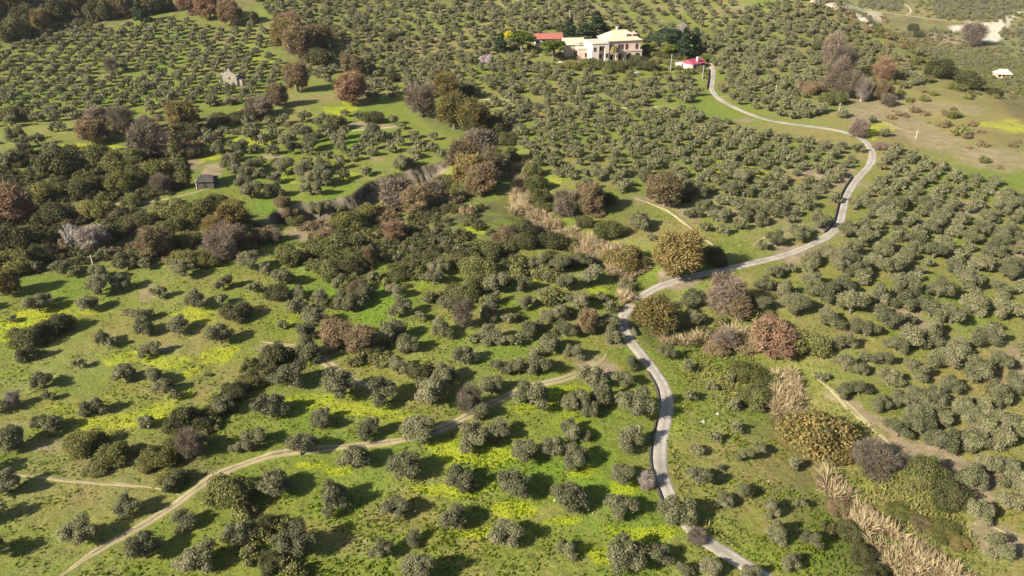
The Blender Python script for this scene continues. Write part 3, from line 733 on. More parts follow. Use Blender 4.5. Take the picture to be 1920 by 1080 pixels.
part('chimney', 'cream', roof, lambda m: (m.box(hw - 2.2, hw - 1.4, 6, 6.9, rz + 1.2, rz + 3.6), m.box(hw - 2.35, hw - 1.25, 5.85, 7.05, rz + 3.6, rz + 3.8)))
for xx in (3.4, 7.2):
    dmr = part('dormer', 'pink_tile', roof, lambda m: m.box(xx - 1.5, xx + 1.5, 2.2, 6.0, rz + .8, rz + 3.1))
    part('pane', 'dark_open', dmr, lambda m: (m.box(xx - 1.3, xx - .15, 2.14, 2.19, rz + 1.7, rz + 2.8), m.box(xx + .15, xx + 1.3, 2.14, 2.19, rz + 1.7, rz + 2.8)))
# white flat-roofed wing with a recessed loggia
WW = 33 * mpp; wx1 = -hw - .003; wx0 = wx1 - WW
def wing(m):
    a = wx0 + WW * .42; b_ = wx0 + WW * .76; y0 = -3.4
    m.box(wx0, a, y0, 10, -4, VH * .98); m.box(b_, wx1, y0, 10, -4, VH * .98); m.box(a, b_, y0 + 2.4, 10, -4, VH * .979); m.box(a, b_, y0, y0 + 2.4, VH * .86, VH * .978)
part('wing_wall', 'white', vil, wing)
part('roof_slab', 'cream', vil, lambda m: m.box(wx0 - .3, wx1 - .003, -3.7, 10.2, VH * .982, VH * .982 + .4))
part('loggia_wall', 'pinkstone', vil, lambda m: m.box(wx0 + WW * .42 + .003, wx0 + WW * .76 - .003, -1.1, -1.004, -3.9, VH * .858))
window(vil, wx0 + WW * .59, VH * .60, 1.5, VH * .2, -1.104); window(vil, wx0 + WW * .59, VH * .18, 1.5, VH * .2, -1.104)
window(vil, wx0 + WW * .16, VH * .62, 1.1, VH * .18, -3.404); window(vil, wx0 + WW * .88, VH * .25, 1.1, VH * .2, -3.404)
# annex with long tan gabled roof
ann, mp = frame_at(1088, 112, 8, 'annex_building', 'low pinkish stone annex with tan gabled roof beside the white wing of the villa', 'house')
part('wall', 'pinkstone', ann, lambda m: m.box(-1.5, 13 * mp, 0, 7, -4, 19 * mp))
part('parapet', 'cream', ann, lambda m: m.box(-1.8, 13 * mp + .3, -.3, 7.2, 19 * mp + .002, 19 * mp + .5))
def gable(m, x0, x1, y0, y1, z, hh):
    ym = (y0 + y1) / 2
    m.quad((x0, y0, z), (x1, y0, z), (x1, ym, z + hh), (x0, ym, z + hh)); m.quad((x1, y1, z), (x0, y1, z), (x0, ym, z + hh), (x1, ym, z + hh))
    m.quad((x0, y1, z), (x0, y0, z), (x0, ym, z + hh)); m.quad((x1, y0, z), (x1, y1, z), (x1, ym, z + hh)); m.quad((x0, y1, z), (x1, y1, z), (x1, y0, z), (x0, y0, z))
part('wall', 'cream', ann, lambda m: m.box(-26 * mp, -1.8, 7.3, 15, -4, 23 * mp))
part('roof', 'tan_tile', ann, lambda m: gable(m, -28 * mp, 4, 6.6, 16, 23 * mp + .01, 3.2))
part('wall', 'cream', ann, lambda m: m.box(-1.5, 10, 7.2, 13, 19 * mp + .51, 26.5 * mp))
window(ann, 1.6, 20.5 * mp, 1.0, 1.6, 7.196); window(ann, 5.4, 20.5 * mp, 1.0, 1.6, 7.196); window(ann, 3.2, 5 * mp, 1.2, 2., -.004)
# red-roofed farm building
frm, mp = frame_at(1030, 86, 6, 'farm_building', 'long white farm building with a plain red roof behind the bright green pine', 'house')
part('wall', 'white', frm, lambda m: m.box(-26 * mp, 24 * mp, 0, 7, -4, 13 * mp))
part('roof', 'red_tile', frm, lambda m: gable(m, -27.5 * mp, 26 * mp, -.9, 7.9, 13 * mp + .01, 2.5))
for k in range(5): window(frm, (-22 + 11 * k) * mp, 6 * mp, 1.1, 1.5, -.004)
# crimson-roofed house by the lane
crm, mp = frame_at(1300, 127, 38, 'cottage', 'small cream house with bright crimson roof at the top of the lane', 'house')
cw, cdp, ch = 34 * mp, 24 * mp, 10 * mp
part('wall', 'cream', crm, lambda m: m.box(-cw / 2, cw / 2, -cdp / 2, cdp / 2, -4, ch))
rfc = part('roof', 'magenta', crm, lambda m: gable(m, -cw / 2 - .6, cw / 2 + .6, -cdp / 2 - .6, cdp / 2 + .6, ch + .01, 2.1))
part('chimney', 'white', rfc, lambda m: (m.box(-.5, .5, -cdp * .4, -cdp * .4 + 1, ch + .3, ch + 3.0), m.box(-.65, .65, -cdp * .4 - .15, -cdp * .4 + 1.15, ch + 3.0, ch + 3.2)))
part('porch_roof', 'pink_tile', crm, lambda m: m.quad((cw / 2 + .62, -cdp / 2, ch - .2), (cw / 2 + 4, -cdp / 2, ch - 1.2), (cw / 2 + 4, cdp / 2, ch - 1.2), (cw / 2 + .62, cdp / 2, ch - .2)))
part('lean_to', 'white', crm, lambda m: m.box(-cw / 2 - 1, cw / 2 - 3, cdp / 2 + .01, cdp / 2 + 4.5, -3, ch - .8))
for xx in (-.55, 0, .5): window(crm, xx * cw / 2, ch * .35, 1.0, 1.5, -cdp / 2 - .004)
window(crm, .8 * cw / 2, 0.1, 1.1, 2.3, -cdp / 2 - .004, door=True)
# ruined stone house, roofless, with stepped lower part
ru, mp = frame_at(433, 163, 6, 'stone_ruin', 'roofless grey stone ruin with a pointed gable standing among the terraced olives', 'ruin')
rw, rh = 25 * mp, 27 * mp
def ruin(m):
    t = .5; d = 6.5
    m.quad((-rw / 2, 0, -2), (rw / 2, 0, -2), (rw / 2, 0, rh * .82), (0, 0, rh * 1.12), (-rw / 2, 0, rh * .86))
    m.quad((rw / 2, t, -2), (-rw / 2, t, -2), (-rw / 2, t, rh * .86), (0, t, rh * 1.12), (rw / 2, t, rh * .82))
    m.quad((-rw / 2, 0, rh * .86), (0, 0, rh * 1.12), (0, t, rh * 1.12), (-rw / 2, t, rh * .86)); m.quad((0, 0, rh * 1.12), (rw / 2, 0, rh * .82), (rw / 2, t, rh * .82), (0, t, rh * 1.12))
    m.box(-rw / 2 - .002, -rw / 2 + t, t + .002, d, -2, rh * .84); m.box(rw / 2 - t, rw / 2 + .002, t + .002, d, -2, rh * .72)
    m.box(-rw / 2 + t + .002, rw / 2 - t - .002, d - t, d - .002, -2, rh * .66)
part('wall', 'stone', ru, ruin)
part('coping', 'rock', ru, lambda m: m.box(-rw / 2 - .15, -rw / 2 + .55, -.1, .6, rh * .87, rh * .94)); part('coping', 'rock', ru, lambda m: m.box(-.3, .4, -.08, .58, rh * 1.12, rh * 1.2))
part('side_wall', 'stone', ru, lambda m: (m.box(rw / 2 + .004, rw / 2 + 9 * mp, .6, 4.5, -2, rh * .46), m.box(rw / 2 + 5 * mp, rw / 2 + 9.1 * mp, .3, .598, -2, rh * .34)))
part('side_wall', 'stone', ru, lambda m: (m.box(-rw / 2 - 7 * mp, -rw / 2 - 5 * mp, -.2, .8, -2, rh * .5)))
part('window', 'dark_open', ru, lambda m: m.box(-.5, .35, -.03, -.003, rh * .52, rh * .66))
part('door', 'dark_open', ru, lambda m: m.box(.6, 2.2, -.03, -.003, 0, rh * .28))
# hut by the path, its shade put into dark roof and wall colours
hu, mp = frame_at(386, 354, 4, 'stone_hut', 'low stone hut with dark sagging grey roof beside the cypress and path', 'hut')
w_ = 31 * mp
part('wall', 'darkstone', hu, lambda m: m.box(-w_ / 2, w_ / 2, 0, 6, -2, 2.6))
part('wall', 'cream', hu, lambda m: m.box(-w_ / 2 - .25, -w_ / 2 - .004, -.2, 3.4, -2, 3.0))
part('roof', 'grey_roof', hu, lambda m: m.quad((-w_ / 2 - .3, -.6, 2.65), (w_ / 2 + .3, -.5, 2.55), (w_ / 2 * .8, 3.2, 3.7), (0, 3.4, 4.1), (-w_ / 2 * .7, 3.2, 3.9)))
part('roof', 'darkstone', hu, lambda m: m.quad((w_ / 2 + .3, 6.4, 2.6), (-w_ / 2 - .3, 6.4, 2.6), (-w_ / 2 * .7, 3.2, 3.9), (0, 3.4, 4.1), (w_ / 2 * .8, 3.2, 3.7)))
part('door', 'dark_open', hu, lambda m: m.box(-.6, .6, -.03, -.003, 0, 2.0))
# pale-roofed bungalow far down the slope
bu, mp = frame_at(1881, 147, -6, 'bungalow', 'small bungalow with pale hipped roof standing alone down the far slope', 'house')
w_ = 25 * mp
part('wall', 'pinkstone', bu, lambda m: m.box(-w_ / 2, w_ / 2, 0, 9, -4, 4.0))
part('roof', 'cream', bu, lambda m: hip(m, -w_ / 2 - 1.2, w_ / 2 + 1.2, -1.6, 10, 4.01, 4.2, w_ * .32))
for xx in (-.6, 0, .6): window(bu, xx * w_ / 2, 1.0, 2.0, 1.9, -.004)
# white arched garden shrine and gate pillar
sh, mp = frame_at(1051, 127, 10, 'garden_arch', 'small white masonry arch in the shrubs below the villa annex', 'arch')
def arch_fn(m):
    for s_ in (-1, 1): m.box(s_ * 1.0 - .35, s_ * 1.0 + .35, 0, .6, -1, 2.0)
    K = 8
    for k in range(K):
        t0, t1 = math.pi * k / K, math.pi * (k + 1) / K
        P = [(1.35 * math.cos(t), 1.35 * math.sin(t)) for t in (t0, t1)]; Q = [(.65 * math.cos(t), .65 * math.sin(t)) for t in (t0, t1)]
        for y in (0, .6): m.quad((Q[0][0], y, 2 + Q[0][1]), (P[0][0], y, 2 + P[0][1]), (P[1][0], y, 2 + P[1][1]), (Q[1][0], y, 2 + Q[1][1]))
        m.quad((P[0][0], 0, 2 + P[0][1]), (P[0][0], .6, 2 + P[0][1]), (P[1][0], .6, 2 + P[1][1]), (P[1][0], 0, 2 + P[1][1]))
part('arch_frame', 'white', sh, arch_fn); part('base', 'white', sh, lambda m: m.box(-1.6, 3.2, -.2, .9, -1, .5))
# parked car
cr, mp = frame_at(1190, 138, 12, 'parked_car', 'silver-grey car parked in the olives below the villa arches', 'car')
def carbody(m):
    m.box(-2.1, 2.1, -.85, .85, .35, .92)
    a = [(-1.5, -.8, .921), (1.25, -.8, .921), (1.25, .8, .921), (-1.5, .8, .921)]; t = [(-1.0, -.66, 1.45), (.65, -.66, 1.45), (.65, .66, 1.45), (-1.0, .66, 1.45)]
    m.quad(*t)
    for i in range(4): m.quad(a[i], a[(i + 1) % 4], t[(i + 1) % 4], t[i])
part('body', 'metal', cr, carbody)
part('window', 'glass', cr, lambda m: (m.quad((-1.3, -.81, 1.0), (1.0, -.81, 1.0), (.6, -.70, 1.38), (-.98, -.70, 1.38)), m.quad((1.27, -.7, .97), (1.27, .7, .97), (.76, .6, 1.4), (.76, -.6, 1.4)), m.quad((-1.5, .7, .97), (-1.5, -.7, .97), (-1.06, -.6, 1.4), (-1.06, .6, 1.4))))
for x_ in (-1.3, 1.3):
    for y_ in (-.86, .86):
        part('wheel', 'rubber', cr, lambda m: m.tube([(x_, y_ - .1, .33), (x_, y_ + .1, .33)], [.33, .33], 12))
# pale blue sheet under the golden tree
tp = at1(797, 215)
m = MB()
for i in range(4):
    for j in range(3):
        zz = lambda a, c: .9 + .5 * math.sin(a * 1.7) * math.cos(c * 1.9)
        m.quad(*[(a * .55 - 1.1, c * .6 - .9, zz(a, c)) for a, c in ((i, j), (i + 1, j), (i + 1, j + 1), (i, j + 1))])
for q in ((-1.1, -.9), (1.1, -.9), (1.1, .9), (-1.1, .9)): m.box(q[0] - .05, q[0] + .05, q[1] - .05, q[1] + .05, -.3, 1.0)
t_ = m.build('tarpaulin_cover', M['tarp']); t_.location = tp; tag(t_, 'pale blue sheet stretched beside the spreading golden tree', 'tarpaulin')
# poles
def pole(pxx, pyy, hpx, label, arm=False, mat='wood'):
    e, mp = frame_at(pxx, pyy, 20, 'utility_pole', label, 'pole'); H = hpx * mp * 1.05; e['group'] = 'poles carrying the line across the hillside'
    part('post', mat, e, lambda m: m.tube([(0, 0, -.6), (0, 0, H)], [.22, .14], 8))
    part('crossarm', 'wood', e, lambda m: (m.box(-.9, .9, -.08, .08, H - .55, H - .4), m.box(-.8, -.7, -.05, .05, H - .4, H - .2), m.box(.7, .8, -.05, .05, H - .4, H - .2)))
pole(1257, 133, 29, 'tall pale concrete pole in front of the crimson-roofed cottage', mat='concrete')
pole(1317, 148, 24, 'slim grey pole in the olives beside the lane below the cottage', mat='concrete')
pole(1029, 24, 20, 'wooden pole on the high slope by the pale track end'); pole(1068, 39, 19, 'wooden pole on the slope behind the dark conifers of the villa')
pole(1453, 182, 22, 'leaning pale pole among olives uphill of the upper road'); pole(1573, 208, 14, 'short pole at the foot of the tall bare poplars')
pole(1717, 260, 15, 'short pole at the edge of the brown field beyond the road')
pole(177, 505, 28, 'thin pole on the meadow below the pale dead tree')

print('vegetation', round(time.time() - _T0))
# ------------------------------------------------------------ vegetation
rs = np.random.RandomState(11); rnd = random.Random(3)
# olive trees read off the photograph: pixel of the crown's middle, crown width in pixels
OL = [(236,949,45),(142,999,65),(267,1027,58),(367,1047,65),(344,972,42),(444,1000,50),(8,908,50),(17,824,50),(94,794,40),(375,820,35),(320,900,45),(450,833,42),(476,816,42),(272,788,25),
(563,836,52),(666,860,56),(760,877,58),(863,897,56),(785,810,60),(885,825,62),(935,805,45),(691,802,46),(605,788,34),(516,908,60),(627,933,62),(738,949,48),(774,999,34),(849,974,58),(713,1027,42),(549,1019,74),(944,1002,58),(963,912,60),(785,1075,60),
(985,844,54),(1038,836,46),(1074,808,44),(1099,810,28),(1079,858,48),(1182,822,54),(1168,886,50),(1066,936,66),(1163,947,54),(1063,1022,40),(1174,1044,72),(1238,1038,50),(1293,1061,48),(1341,1061,54),(1274,963,66),(1313,836,42),(1349,813,38),(1388,794,42),(1402,847,50),(1432,833,40),(1354,866,28),(1321,891,62),(1404,916,50),(1363,933,52),(1415,1069,50),
(1498,863,44),(1509,933,34),(1457,947,50),(1465,994,60),(1532,1002,52),(1496,1049,64),(1551,1082,36),(1690,802,54),(1734,797,56),(1770,827,62),(1826,824,60),(1873,819,60),(1823,897,60),(1857,872,52),(1895,872,54),(1898,938,56),(1843,958,52),(1879,1024,58),(1907,797,56),
(82,554,28),(165,569,38),(226,530,34),(239,580,26),(262,587,36),(298,546,32),(363,561,44),(332,608,44),(410,629,44),(417,528,36),(475,535,32),(190,632,34),(207,637,28),(280,652,40),(145,676,30),(233,699,40),(306,722,36),(327,733,32),(87,735,28),(171,759,44),(270,782,30),(386,691,13),(73,785,36),(47,660,36),(21,590,22),(415,761,42),
(560,548,36),(646,567,44),(677,564,30),(589,598,44),(529,603,24),(765,644,40),(869,668,42),(825,618,44),(750,580,42),(789,587,26),(576,660,54),(542,709,60),(636,727,60),(716,743,60),(830,704,46),(745,686,44),(809,743,70),(900,769,36),(918,722,42),(506,766,54),(599,777,40),(955,593,32),(921,629,38),(947,634,36),(892,629,32),(633,528,34),(739,543,38),(929,536,44),(802,556,30),(687,548,36),(939,686,36),
(976,530,36),(988,564,40),(1027,546,38),(1064,530,40),(1087,564,46),(1051,587,42),(1147,572,32),(1061,616,44),(1027,590,34),(1136,606,44),(1154,631,38),(1033,644,42),(1077,655,36),(1004,657,32),(1009,683,46),(973,686,42),(965,634,30),(1108,709,46),(999,743,62),(1077,753,48),(1105,764,36),(1126,740,44),(1167,707,38),(1186,676,36),(1188,764,70),(1066,795,34),
(1248,657,36),(1292,681,32),(1302,735,42),(1341,717,32),(1375,699,32),(1385,751,40),(1429,756,36),(1300,561,42),(1432,567,36),(1302,598,38),
(1474,541,40),(1497,574,56),(1544,551,56),(1585,536,48),(1525,525,40),(1557,598,56),(1601,574,62),(1653,556,52),(1627,616,58),(1668,600,52),(1585,637,44),(1699,536,60),(1710,567,60),(1715,637,62),(1686,644,46),(1749,629,52),(1749,580,48),(1787,593,62),(1764,546,56),(1829,572,62),(1813,530,56),(1855,632,64),(1891,582,62),(1881,543,50),(1655,670,46),(1622,663,36),(1588,681,44),(1616,689,40),(1549,701,44),(1583,730,44),(1616,725,46),(1671,707,48),(1723,696,56),(1777,673,66),(1803,650,46),(1837,696,62),(1881,676,52),(1787,722,44),(1912,720,52),(1658,753,56),(1690,745,46),(1725,746,52),(1756,743,46),(1876,740,60),(1845,755,44),(1814,764,50),(1725,783,58),(1764,780,50),(1829,785,50),(1868,778,46),
(67,496,30),(192,473,32),(137,506,28),(270,491,32),(340,506,40),(467,493,40),(597,392,36),(636,390,24),(786,426,24),(815,428,20),(835,452,32),(775,462,26),(742,480,24),(809,447,22),(864,462,30),(856,431,24),
(30,255,34),(108,238,32),(70,262,30),(210,255,30),(225,195,26),(285,205,28),(-22,960,60),(-18,1025,60),(-25,870,50),(-14,760,44)]
# other woody plants: kind, variant, material, px, py, width px, height factor, look, name-kind for the label
OT = [
('bush',0,'green',433,925,80,.9),('bush',1,'dark',490,985,44,.9),('bush',2,'dark',512,1055,46,.9),('bush',3,'ygreen',158,828,62,.8),('bush',0,'ygreen',205,858,62,.7),('bush',1,'green',180,880,40,.7),('bush',2,'ygreen',312,850,66,.9),('bush',0,'dark',338,795,56,1.),('bare',0,'pink',355,838,46,1.15),('bush',3,'ygreen',316,905,48,.8),('bush',1,'ygreen',282,868,44,.7),
('bush',1,'dark',520,670,58,1.),('bush',2,'dark',492,700,48,1.),('bush',3,'ygreen',464,716,44,.9),('bush',0,'dark',440,735,44,.9),('bush',1,'ygreen',415,757,40,.9),('bush',2,'green',392,775,40,.9),('bush',0,'dark',370,797,44,.9),
('bush',1,'dark',523,550,42,1.1),('tree',0,'brown',632,622,64,.75),('tree',1,'brown',678,638,60,.7),('bush',2,'dark',700,655,44,.8),('bush',2,'dark',789,699,46,1.1),('bare',1,'pink',869,590,40,1.3),('bare',2,'pink',879,750,50,.9),('bush',3,'green',869,545,62,.8),('bush',1,'brown',665,540,40,.9),
('bush',0,'dark',106,611,50,1.),('bush',3,'dark',60,630,52,1.),('bush',2,'brown',85,622,40,1.),('tree',0,'golden',10,530,50,.9),('bush',2,'dark',446,585,52,1.),('tree',1,'brown',1102,604,40,1.),('bush',1,'dark',645,567,44,.8),('bare',0,'grey',23,748,26,1.1),
('tree',2,'golden',1230,592,84,.72),('bare',1,'pink',1359,556,70,.8),('tree',0,'brown',1385,580,50,.8),('bush',2,'green',1320,625,44,.8),('bare',2,'pink',1362,637,52,.6),('tree',1,'rust',1450,640,84,.72),('tree',2,'rust',1440,612,50,.8),('bush',3,'green',1518,645,66,.9),('bush',0,'green',1410,745,60,.7),('bush',1,'ygreen',1395,700,60,.6),('bush',2,'green',1440,720,50,.7),
('bush',0,'golden',1534,828,112,.85),('bush',3,'golden',1500,800,56,.9),('bush',2,'golden',1572,850,52,.9),('bare',0,'pink',1636,862,84,.5),('bush',1,'green',1740,888,66,1.),('bush',3,'dark',1773,927,66,.9),('bush',0,'green',1715,900,46,.9),('bush',2,'brown',1545,905,36,1.1),('bush',1,'brown',1568,950,38,1.),('bush',0,'dark',1590,1000,40,1.),('bush',3,'dark',1612,1040,40,1.),('bush',2,'dark',1640,1080,44,1.),
('bare',1,'pink',1306,1006,36,.6),('bare',2,'grey',1212,902,36,.7),('bush',2,'ygreen',1690,960,50,.45),('bush',1,'ygreen',1760,990,60,.45),('bush',3,'golden',1800,1020,40,.45),('bush',0,'brown',1730,985,40,.5),
('tree',0,'rust',23,388,76,.75),('bush',0,'dark',117,312,70,.9),('bush',1,'green',175,300,70,.9),('bush',2,'green',222,305,66,.9),('bush',3,'dark',166,350,58,.9),('bush',0,'ygreen',233,345,52,1.),('bush',2,'dark',255,325,44,1.),('bush',1,'ygreen',293,322,50,1.),('cypress',0,'dark',340,322,28,.95),('cypress',1,'dark',350,335,20,.8),('bush',3,'ygreen',88,362,54,.9),('tree',1,'pink',272,268,66,.8),('bare',0,'pink',315,272,56,.8),('bush',2,'brown',355,285,44,.9),('bare',1,'pink',300,348,36,.8),('bush',0,'dark',310,350,36,.9),
('bush',1,'ygreen',181,400,58,.8),('bush',2,'brown',215,402,44,.8),('bush',0,'dark',262,415,50,.9),('bush',3,'green',320,395,56,.9),('bush',0,'ygreen',373,400,58,1.),('tree',2,'golden',433,408,62,.85),('tree',0,'golden',400,425,44,.85),('bush',1,'green',322,428,44,.9),('bush',2,'ygreen',345,420,44,.9),('skeleton',0,'pale',130,444,34,.95),('tree',1,'grey',172,446,56,.75),('tree',2,'brown',288,455,62,.8),('bush',3,'ygreen',353,450,50,.9),('bush',1,'ygreen',345,488,50,.8),('bush',2,'ygreen',385,487,50,.8),('bare',2,'pink',415,459,60,.9),('bare',0,'pink',445,445,44,.9),
('bush',0,'dark',16,455,70,.9),('bush',1,'green',60,445,56,.9),('bush',2,'dark',73,480,50,.9),('bush',3,'ygreen',18,500,66,.9),('bush',0,'dark',100,405,60,.9),('bush',3,'dark',215,440,44,.9),('bush',1,'green',245,380,34,.8),('bush',2,'dark',400,380,44,.9),('bush',1,'ygreen',240,300,50,.8),
('tree',0,'pink',742,362,66,.85),('tree',1,'brown',785,372,62,.85),('bare',1,'pink',812,368,44,.9),('tree',2,'brown',868,285,62,.9),('tree',0,'pink',900,278,66,.9),('tree',1,'brown',922,305,56,.9),('tree',2,'golden',880,322,60,.9),('tree',1,'brown',905,340,60,.85),('bush',3,'dark',843,345,50,.9),('bush',1,'green',870,358,44,.9),
('bush',0,'ygreen',661,424,60,.9),('bush',2,'ygreen',640,410,40,.9),('tree',2,'rust',741,432,44,.8),('bush',1,'ygreen',692,400,44,.9),('bush',3,'brown',610,448,44,.8),('bush',0,'green',640,468,66,.9),('bush',1,'green',600,462,50,.9),('bush',2,'green',672,480,50,1.),('bare',2,'brown',693,482,26,1.3),('bush',3,'green',625,508,56,.9),('bush',0,'dark',661,502,46,.9),
('bush',1,'dark',801,488,46,.9),('bush',2,'dark',879,483,50,.9),('bush',3,'green',916,472,52,.9),('bush',0,'green',895,508,60,.9),('bush',1,'brown',944,447,44,.9),('bush',2,'green',752,514,40,.9),('bush',0,'dark',770,496,34,.9),('bush',1,'green',540,483,52,.9),('bush',2,'green',558,416,34,.8),('tree',1,'brown',490,441,34,.8),('bare',0,'pink',516,443,26,.8),('bush',3,'green',840,490,36,.9),('bush',3,'dark',975,432,50,.8),('bush',0,'dark',978,455,44,.9),('bush',1,'dark',1035,452,50,.9),('bush',2,'green',1069,460,40,.9),('bush',1,'brown',530,380,30,.9),('bush',3,'brown',545,400,30,.9),
('tree',0,'brown',1248,357,66,.85),('tree',1,'rust',1232,348,44,.8),('bare',1,'pink',1058,384,48,.9),('tree',2,'brown',1105,372,54,.95),('bush',0,'dark',1139,376,34,1.),('tree',0,'golden',1274,480,92,.85),('bush',3,'golden',1167,488,66,.9),('bush',2,'dark',1204,494,36,1.),('bush',1,'green',998,325,34,1.3),('bush',0,'green',1004,348,38,1.3),('bush',2,'green',1012,372,36,1.2),('bush',0,'dark',1095,418,30,1.1),('bush',1,'green',1139,432,50,1.),('bush',2,'green',1020,390,34,.9),('bush',3,'dark',1336,485,44,1.),('bush',0,'brown',1116,400,30,.6),('bush',2,'green',975,300,34,1.),('bush',3,'dark',1275,370,36,.9),
('tree',0,'golden',16,13,44,.9),('tree',1,'golden',137,3,44,.9),('tree',2,'golden',75,38,34,1.),('tree',0,'brown',226,8,44,.9),('tree',1,'rust',390,10,50,.9),('tree',2,'brown',430,25,44,.9),('tree',0,'rust',350,5,40,.9),('bush',0,'dark',45,35,44,1.2),('bush',1,'dark',105,25,44,1.2),('bush',2,'dark',185,22,44,1.2),('bush',3,'dark',20,60,50,1.2),('conifer',0,'conifer',262,22,30,1.),('bush',1,'dark',300,10,44,1.2),('bush',2,'dark',60,62,30,1.),
('tree',1,'golden',340,220,54,.85),('bare',2,'pink',228,226,48,.9),('tree',0,'pink',179,216,42,.8),('tree',1,'brown',171,247,56,.7),('bare',0,'pink',275,250,50,.9),('bush',3,'dark',345,252,54,.8),('bush',2,'brown',300,255,44,.8),('bare',1,'pink',207,124,26,1.),('bush',0,'dark',28,216,46,.8),('bare',2,'pink',475,202,36,.8),('bush',1,'dark',410,225,40,.6),('bush',2,'dark',440,222,40,.6),('bush',3,'dark',472,217,40,.6),
('tree',0,'golden',535,62,56,.9),('tree',1,'brown',560,82,60,.9),('tree',2,'rust',590,75,50,.8),('tree',1,'rust',540,45,50,.7),('bare',0,'golden',606,64,36,.9),('tree',0,'brown',555,147,48,.9),('tree',1,'rust',659,166,60,.85),('tree',2,'brown',519,178,42,.9),('tree',0,'pink',490,200,44,.7),('tree',1,'brown',661,122,48,.8),('tree',2,'golden',835,160,54,.95),('tree',0,'golden',850,212,62,.85),('tree',1,'golden',888,222,62,.85),('bare',1,'pink',791,192,64,.8),('bush',2,'dark',874,170,30,1.1),('bush',3,'dark',625,236,36,1.),('bush',0,'dark',700,222,36,.9),('bush',1,'dark',930,240,50,1.),('bush',2,'dark',950,262,36,1.),('bush',3,'dark',725,70,28,.8),('bush',0,'dark',600,110,50,.9),('bush',0,'dark',740,146,26,.9),
('bush',1,'yellow',952,67,20,1.),('bush',2,'blossom',912,112,24,1.),('conifer',1,'conifer',940,86,28,.8),('pine',0,'pine',1038,86,48,.95),('pine',1,'pine',980,72,50,.9),('conifer',0,'conifer',1070,58,36,.6),('conifer',1,'conifer',1094,60,38,.6),('conifer',2,'conifer',1118,56,40,.6),('bare',2,'blossom',1280,66,26,1.),('pine',1,'conifer',1238,72,48,.9),('pine',0,'conifer',1255,60,44,.9),('pine',2,'pine',1253,92,28,.9),('conifer',0,'conifer',1284,88,40,.8),('conifer',2,'conifer',1302,85,30,.8),('palm',0,'palm',1152,92,17,1.3),('pine',2,'pine',1215,90,26,.8),('bush',0,'green',1110,122,40,.6),('bush',1,'ygreen',1075,125,34,.6),('bush',2,'green',1150,124,44,.6),('bush',3,'dark',1190,114,36,.7),('bush',0,'dark',1215,125,36,.7),('bush',1,'grey',1090,102,24,1.),('pine',0,'pine',1325,108,30,.5),
('bare',0,'pink',1563,100,44,1.1),('bare',1,'pink',1582,118,44,1.2),('bare',2,'pink',1570,145,48,1.2),('bare',0,'pink',1595,158,44,1.1),('bare',1,'grey',1618,170,28,1.3),('bare',2,'rust',1658,132,44,.9),('tree',1,'brown',1655,172,40,.7),('bare',0,'pink',1665,188,28,.7),
('bush',0,'dark',1762,134,52,.8),('bush',1,'dark',1811,154,50,.8),('bush',2,'dark',1865,170,28,.8),('bush',3,'dark',1712,54,18,1.2),('bare',1,'pink',1824,66,44,.8),('bush',0,'dark',1724,66,20,.8),('bush',1,'green',1560,185,44,.8),('bush',2,'brown',1520,165,44,.8),('bush',3,'dark',1540,90,30,.8),
('bush',1,'pink',1650,275,26,.6),('bare',2,'pink',1610,240,34,1.),('bush',3,'brown',1240,625,40,.6),('bush',2,'ygreen',1290,640,46,.5),('bush',0,'brown',1345,655,46,.6),
]
zoneX = {}
def in_poly(x, y, P):
    ins = np.zeros(np.shape(x), bool); n = len(P)
    for i in range(n):
        x1, y1 = P[i]; x2, y2 = P[(i + 1) % n]
        c = ((y1 > y) != (y2 > y)) & (x < (x2 - x1) * (y - y1) / (y2 - y1 + 1e-9) + x1)
        ins ^= c
    return ins
# ---- place the plants read off the photograph
KZ = {'olive': 2.6, 'bush': 1.3, 'tree': 3.3, 'bare': 3.2, 'skeleton': 4.0, 'cypress': 6., 'pine': 4.6, 'conifer': 4., 'palm': 6.3}
def wh(pxs, pys, w, up):
    P = at(pxs, pys, up); sc = project(P[:, 0], P[:, 1], P[:, 2] + up)[2]
    return P, np.asarray(w) / sc / 2
OL = [((x - w * .14, y, w * .72) if (1285 < x < 1560 and y > 690) else ((x - w * .06, y, w * .86) if x > 1440 else (x, y, w))) for x, y, w in OL]
ol = np.array(OL, float)
P1, hw_ = wh(ol[:, 0], ol[:, 1], ol[:, 2], 2.0)
olives = [(p[0], p[1], p[2], w, x, y) for p, w, (x, y, _) in zip(P1, hw_, OL)]
others = []
for (k, v, mt, x, y, w, zf) in OT:
    zf = zf * {'tree': .95, 'bare': .95, 'pine': .72, 'conifer': .85}.get(k, 1.)
    P, hw1 = wh([x], [y], [w], 1.0); s = hw1[0] / 2.9
    P, hw1 = wh([x], [y], [w], KZ[k] * s * zf)
    others.append((k, v, mt, P[0], hw1[0], zf, x, y))
BLD = [(vil, 21), (ann, 14), (frm, 15), (crm, 9), (ru, 6), (hu, 6), (bu, 9)]
taken = [(o[0], o[1], o[3] * 1.5) for o in olives] + [(o[3][0], o[3][1], o[4] * 1.25 + 1.6) for o in others] + [(b_.location.x, b_.location.y, r_) for b_, r_ in BLD]
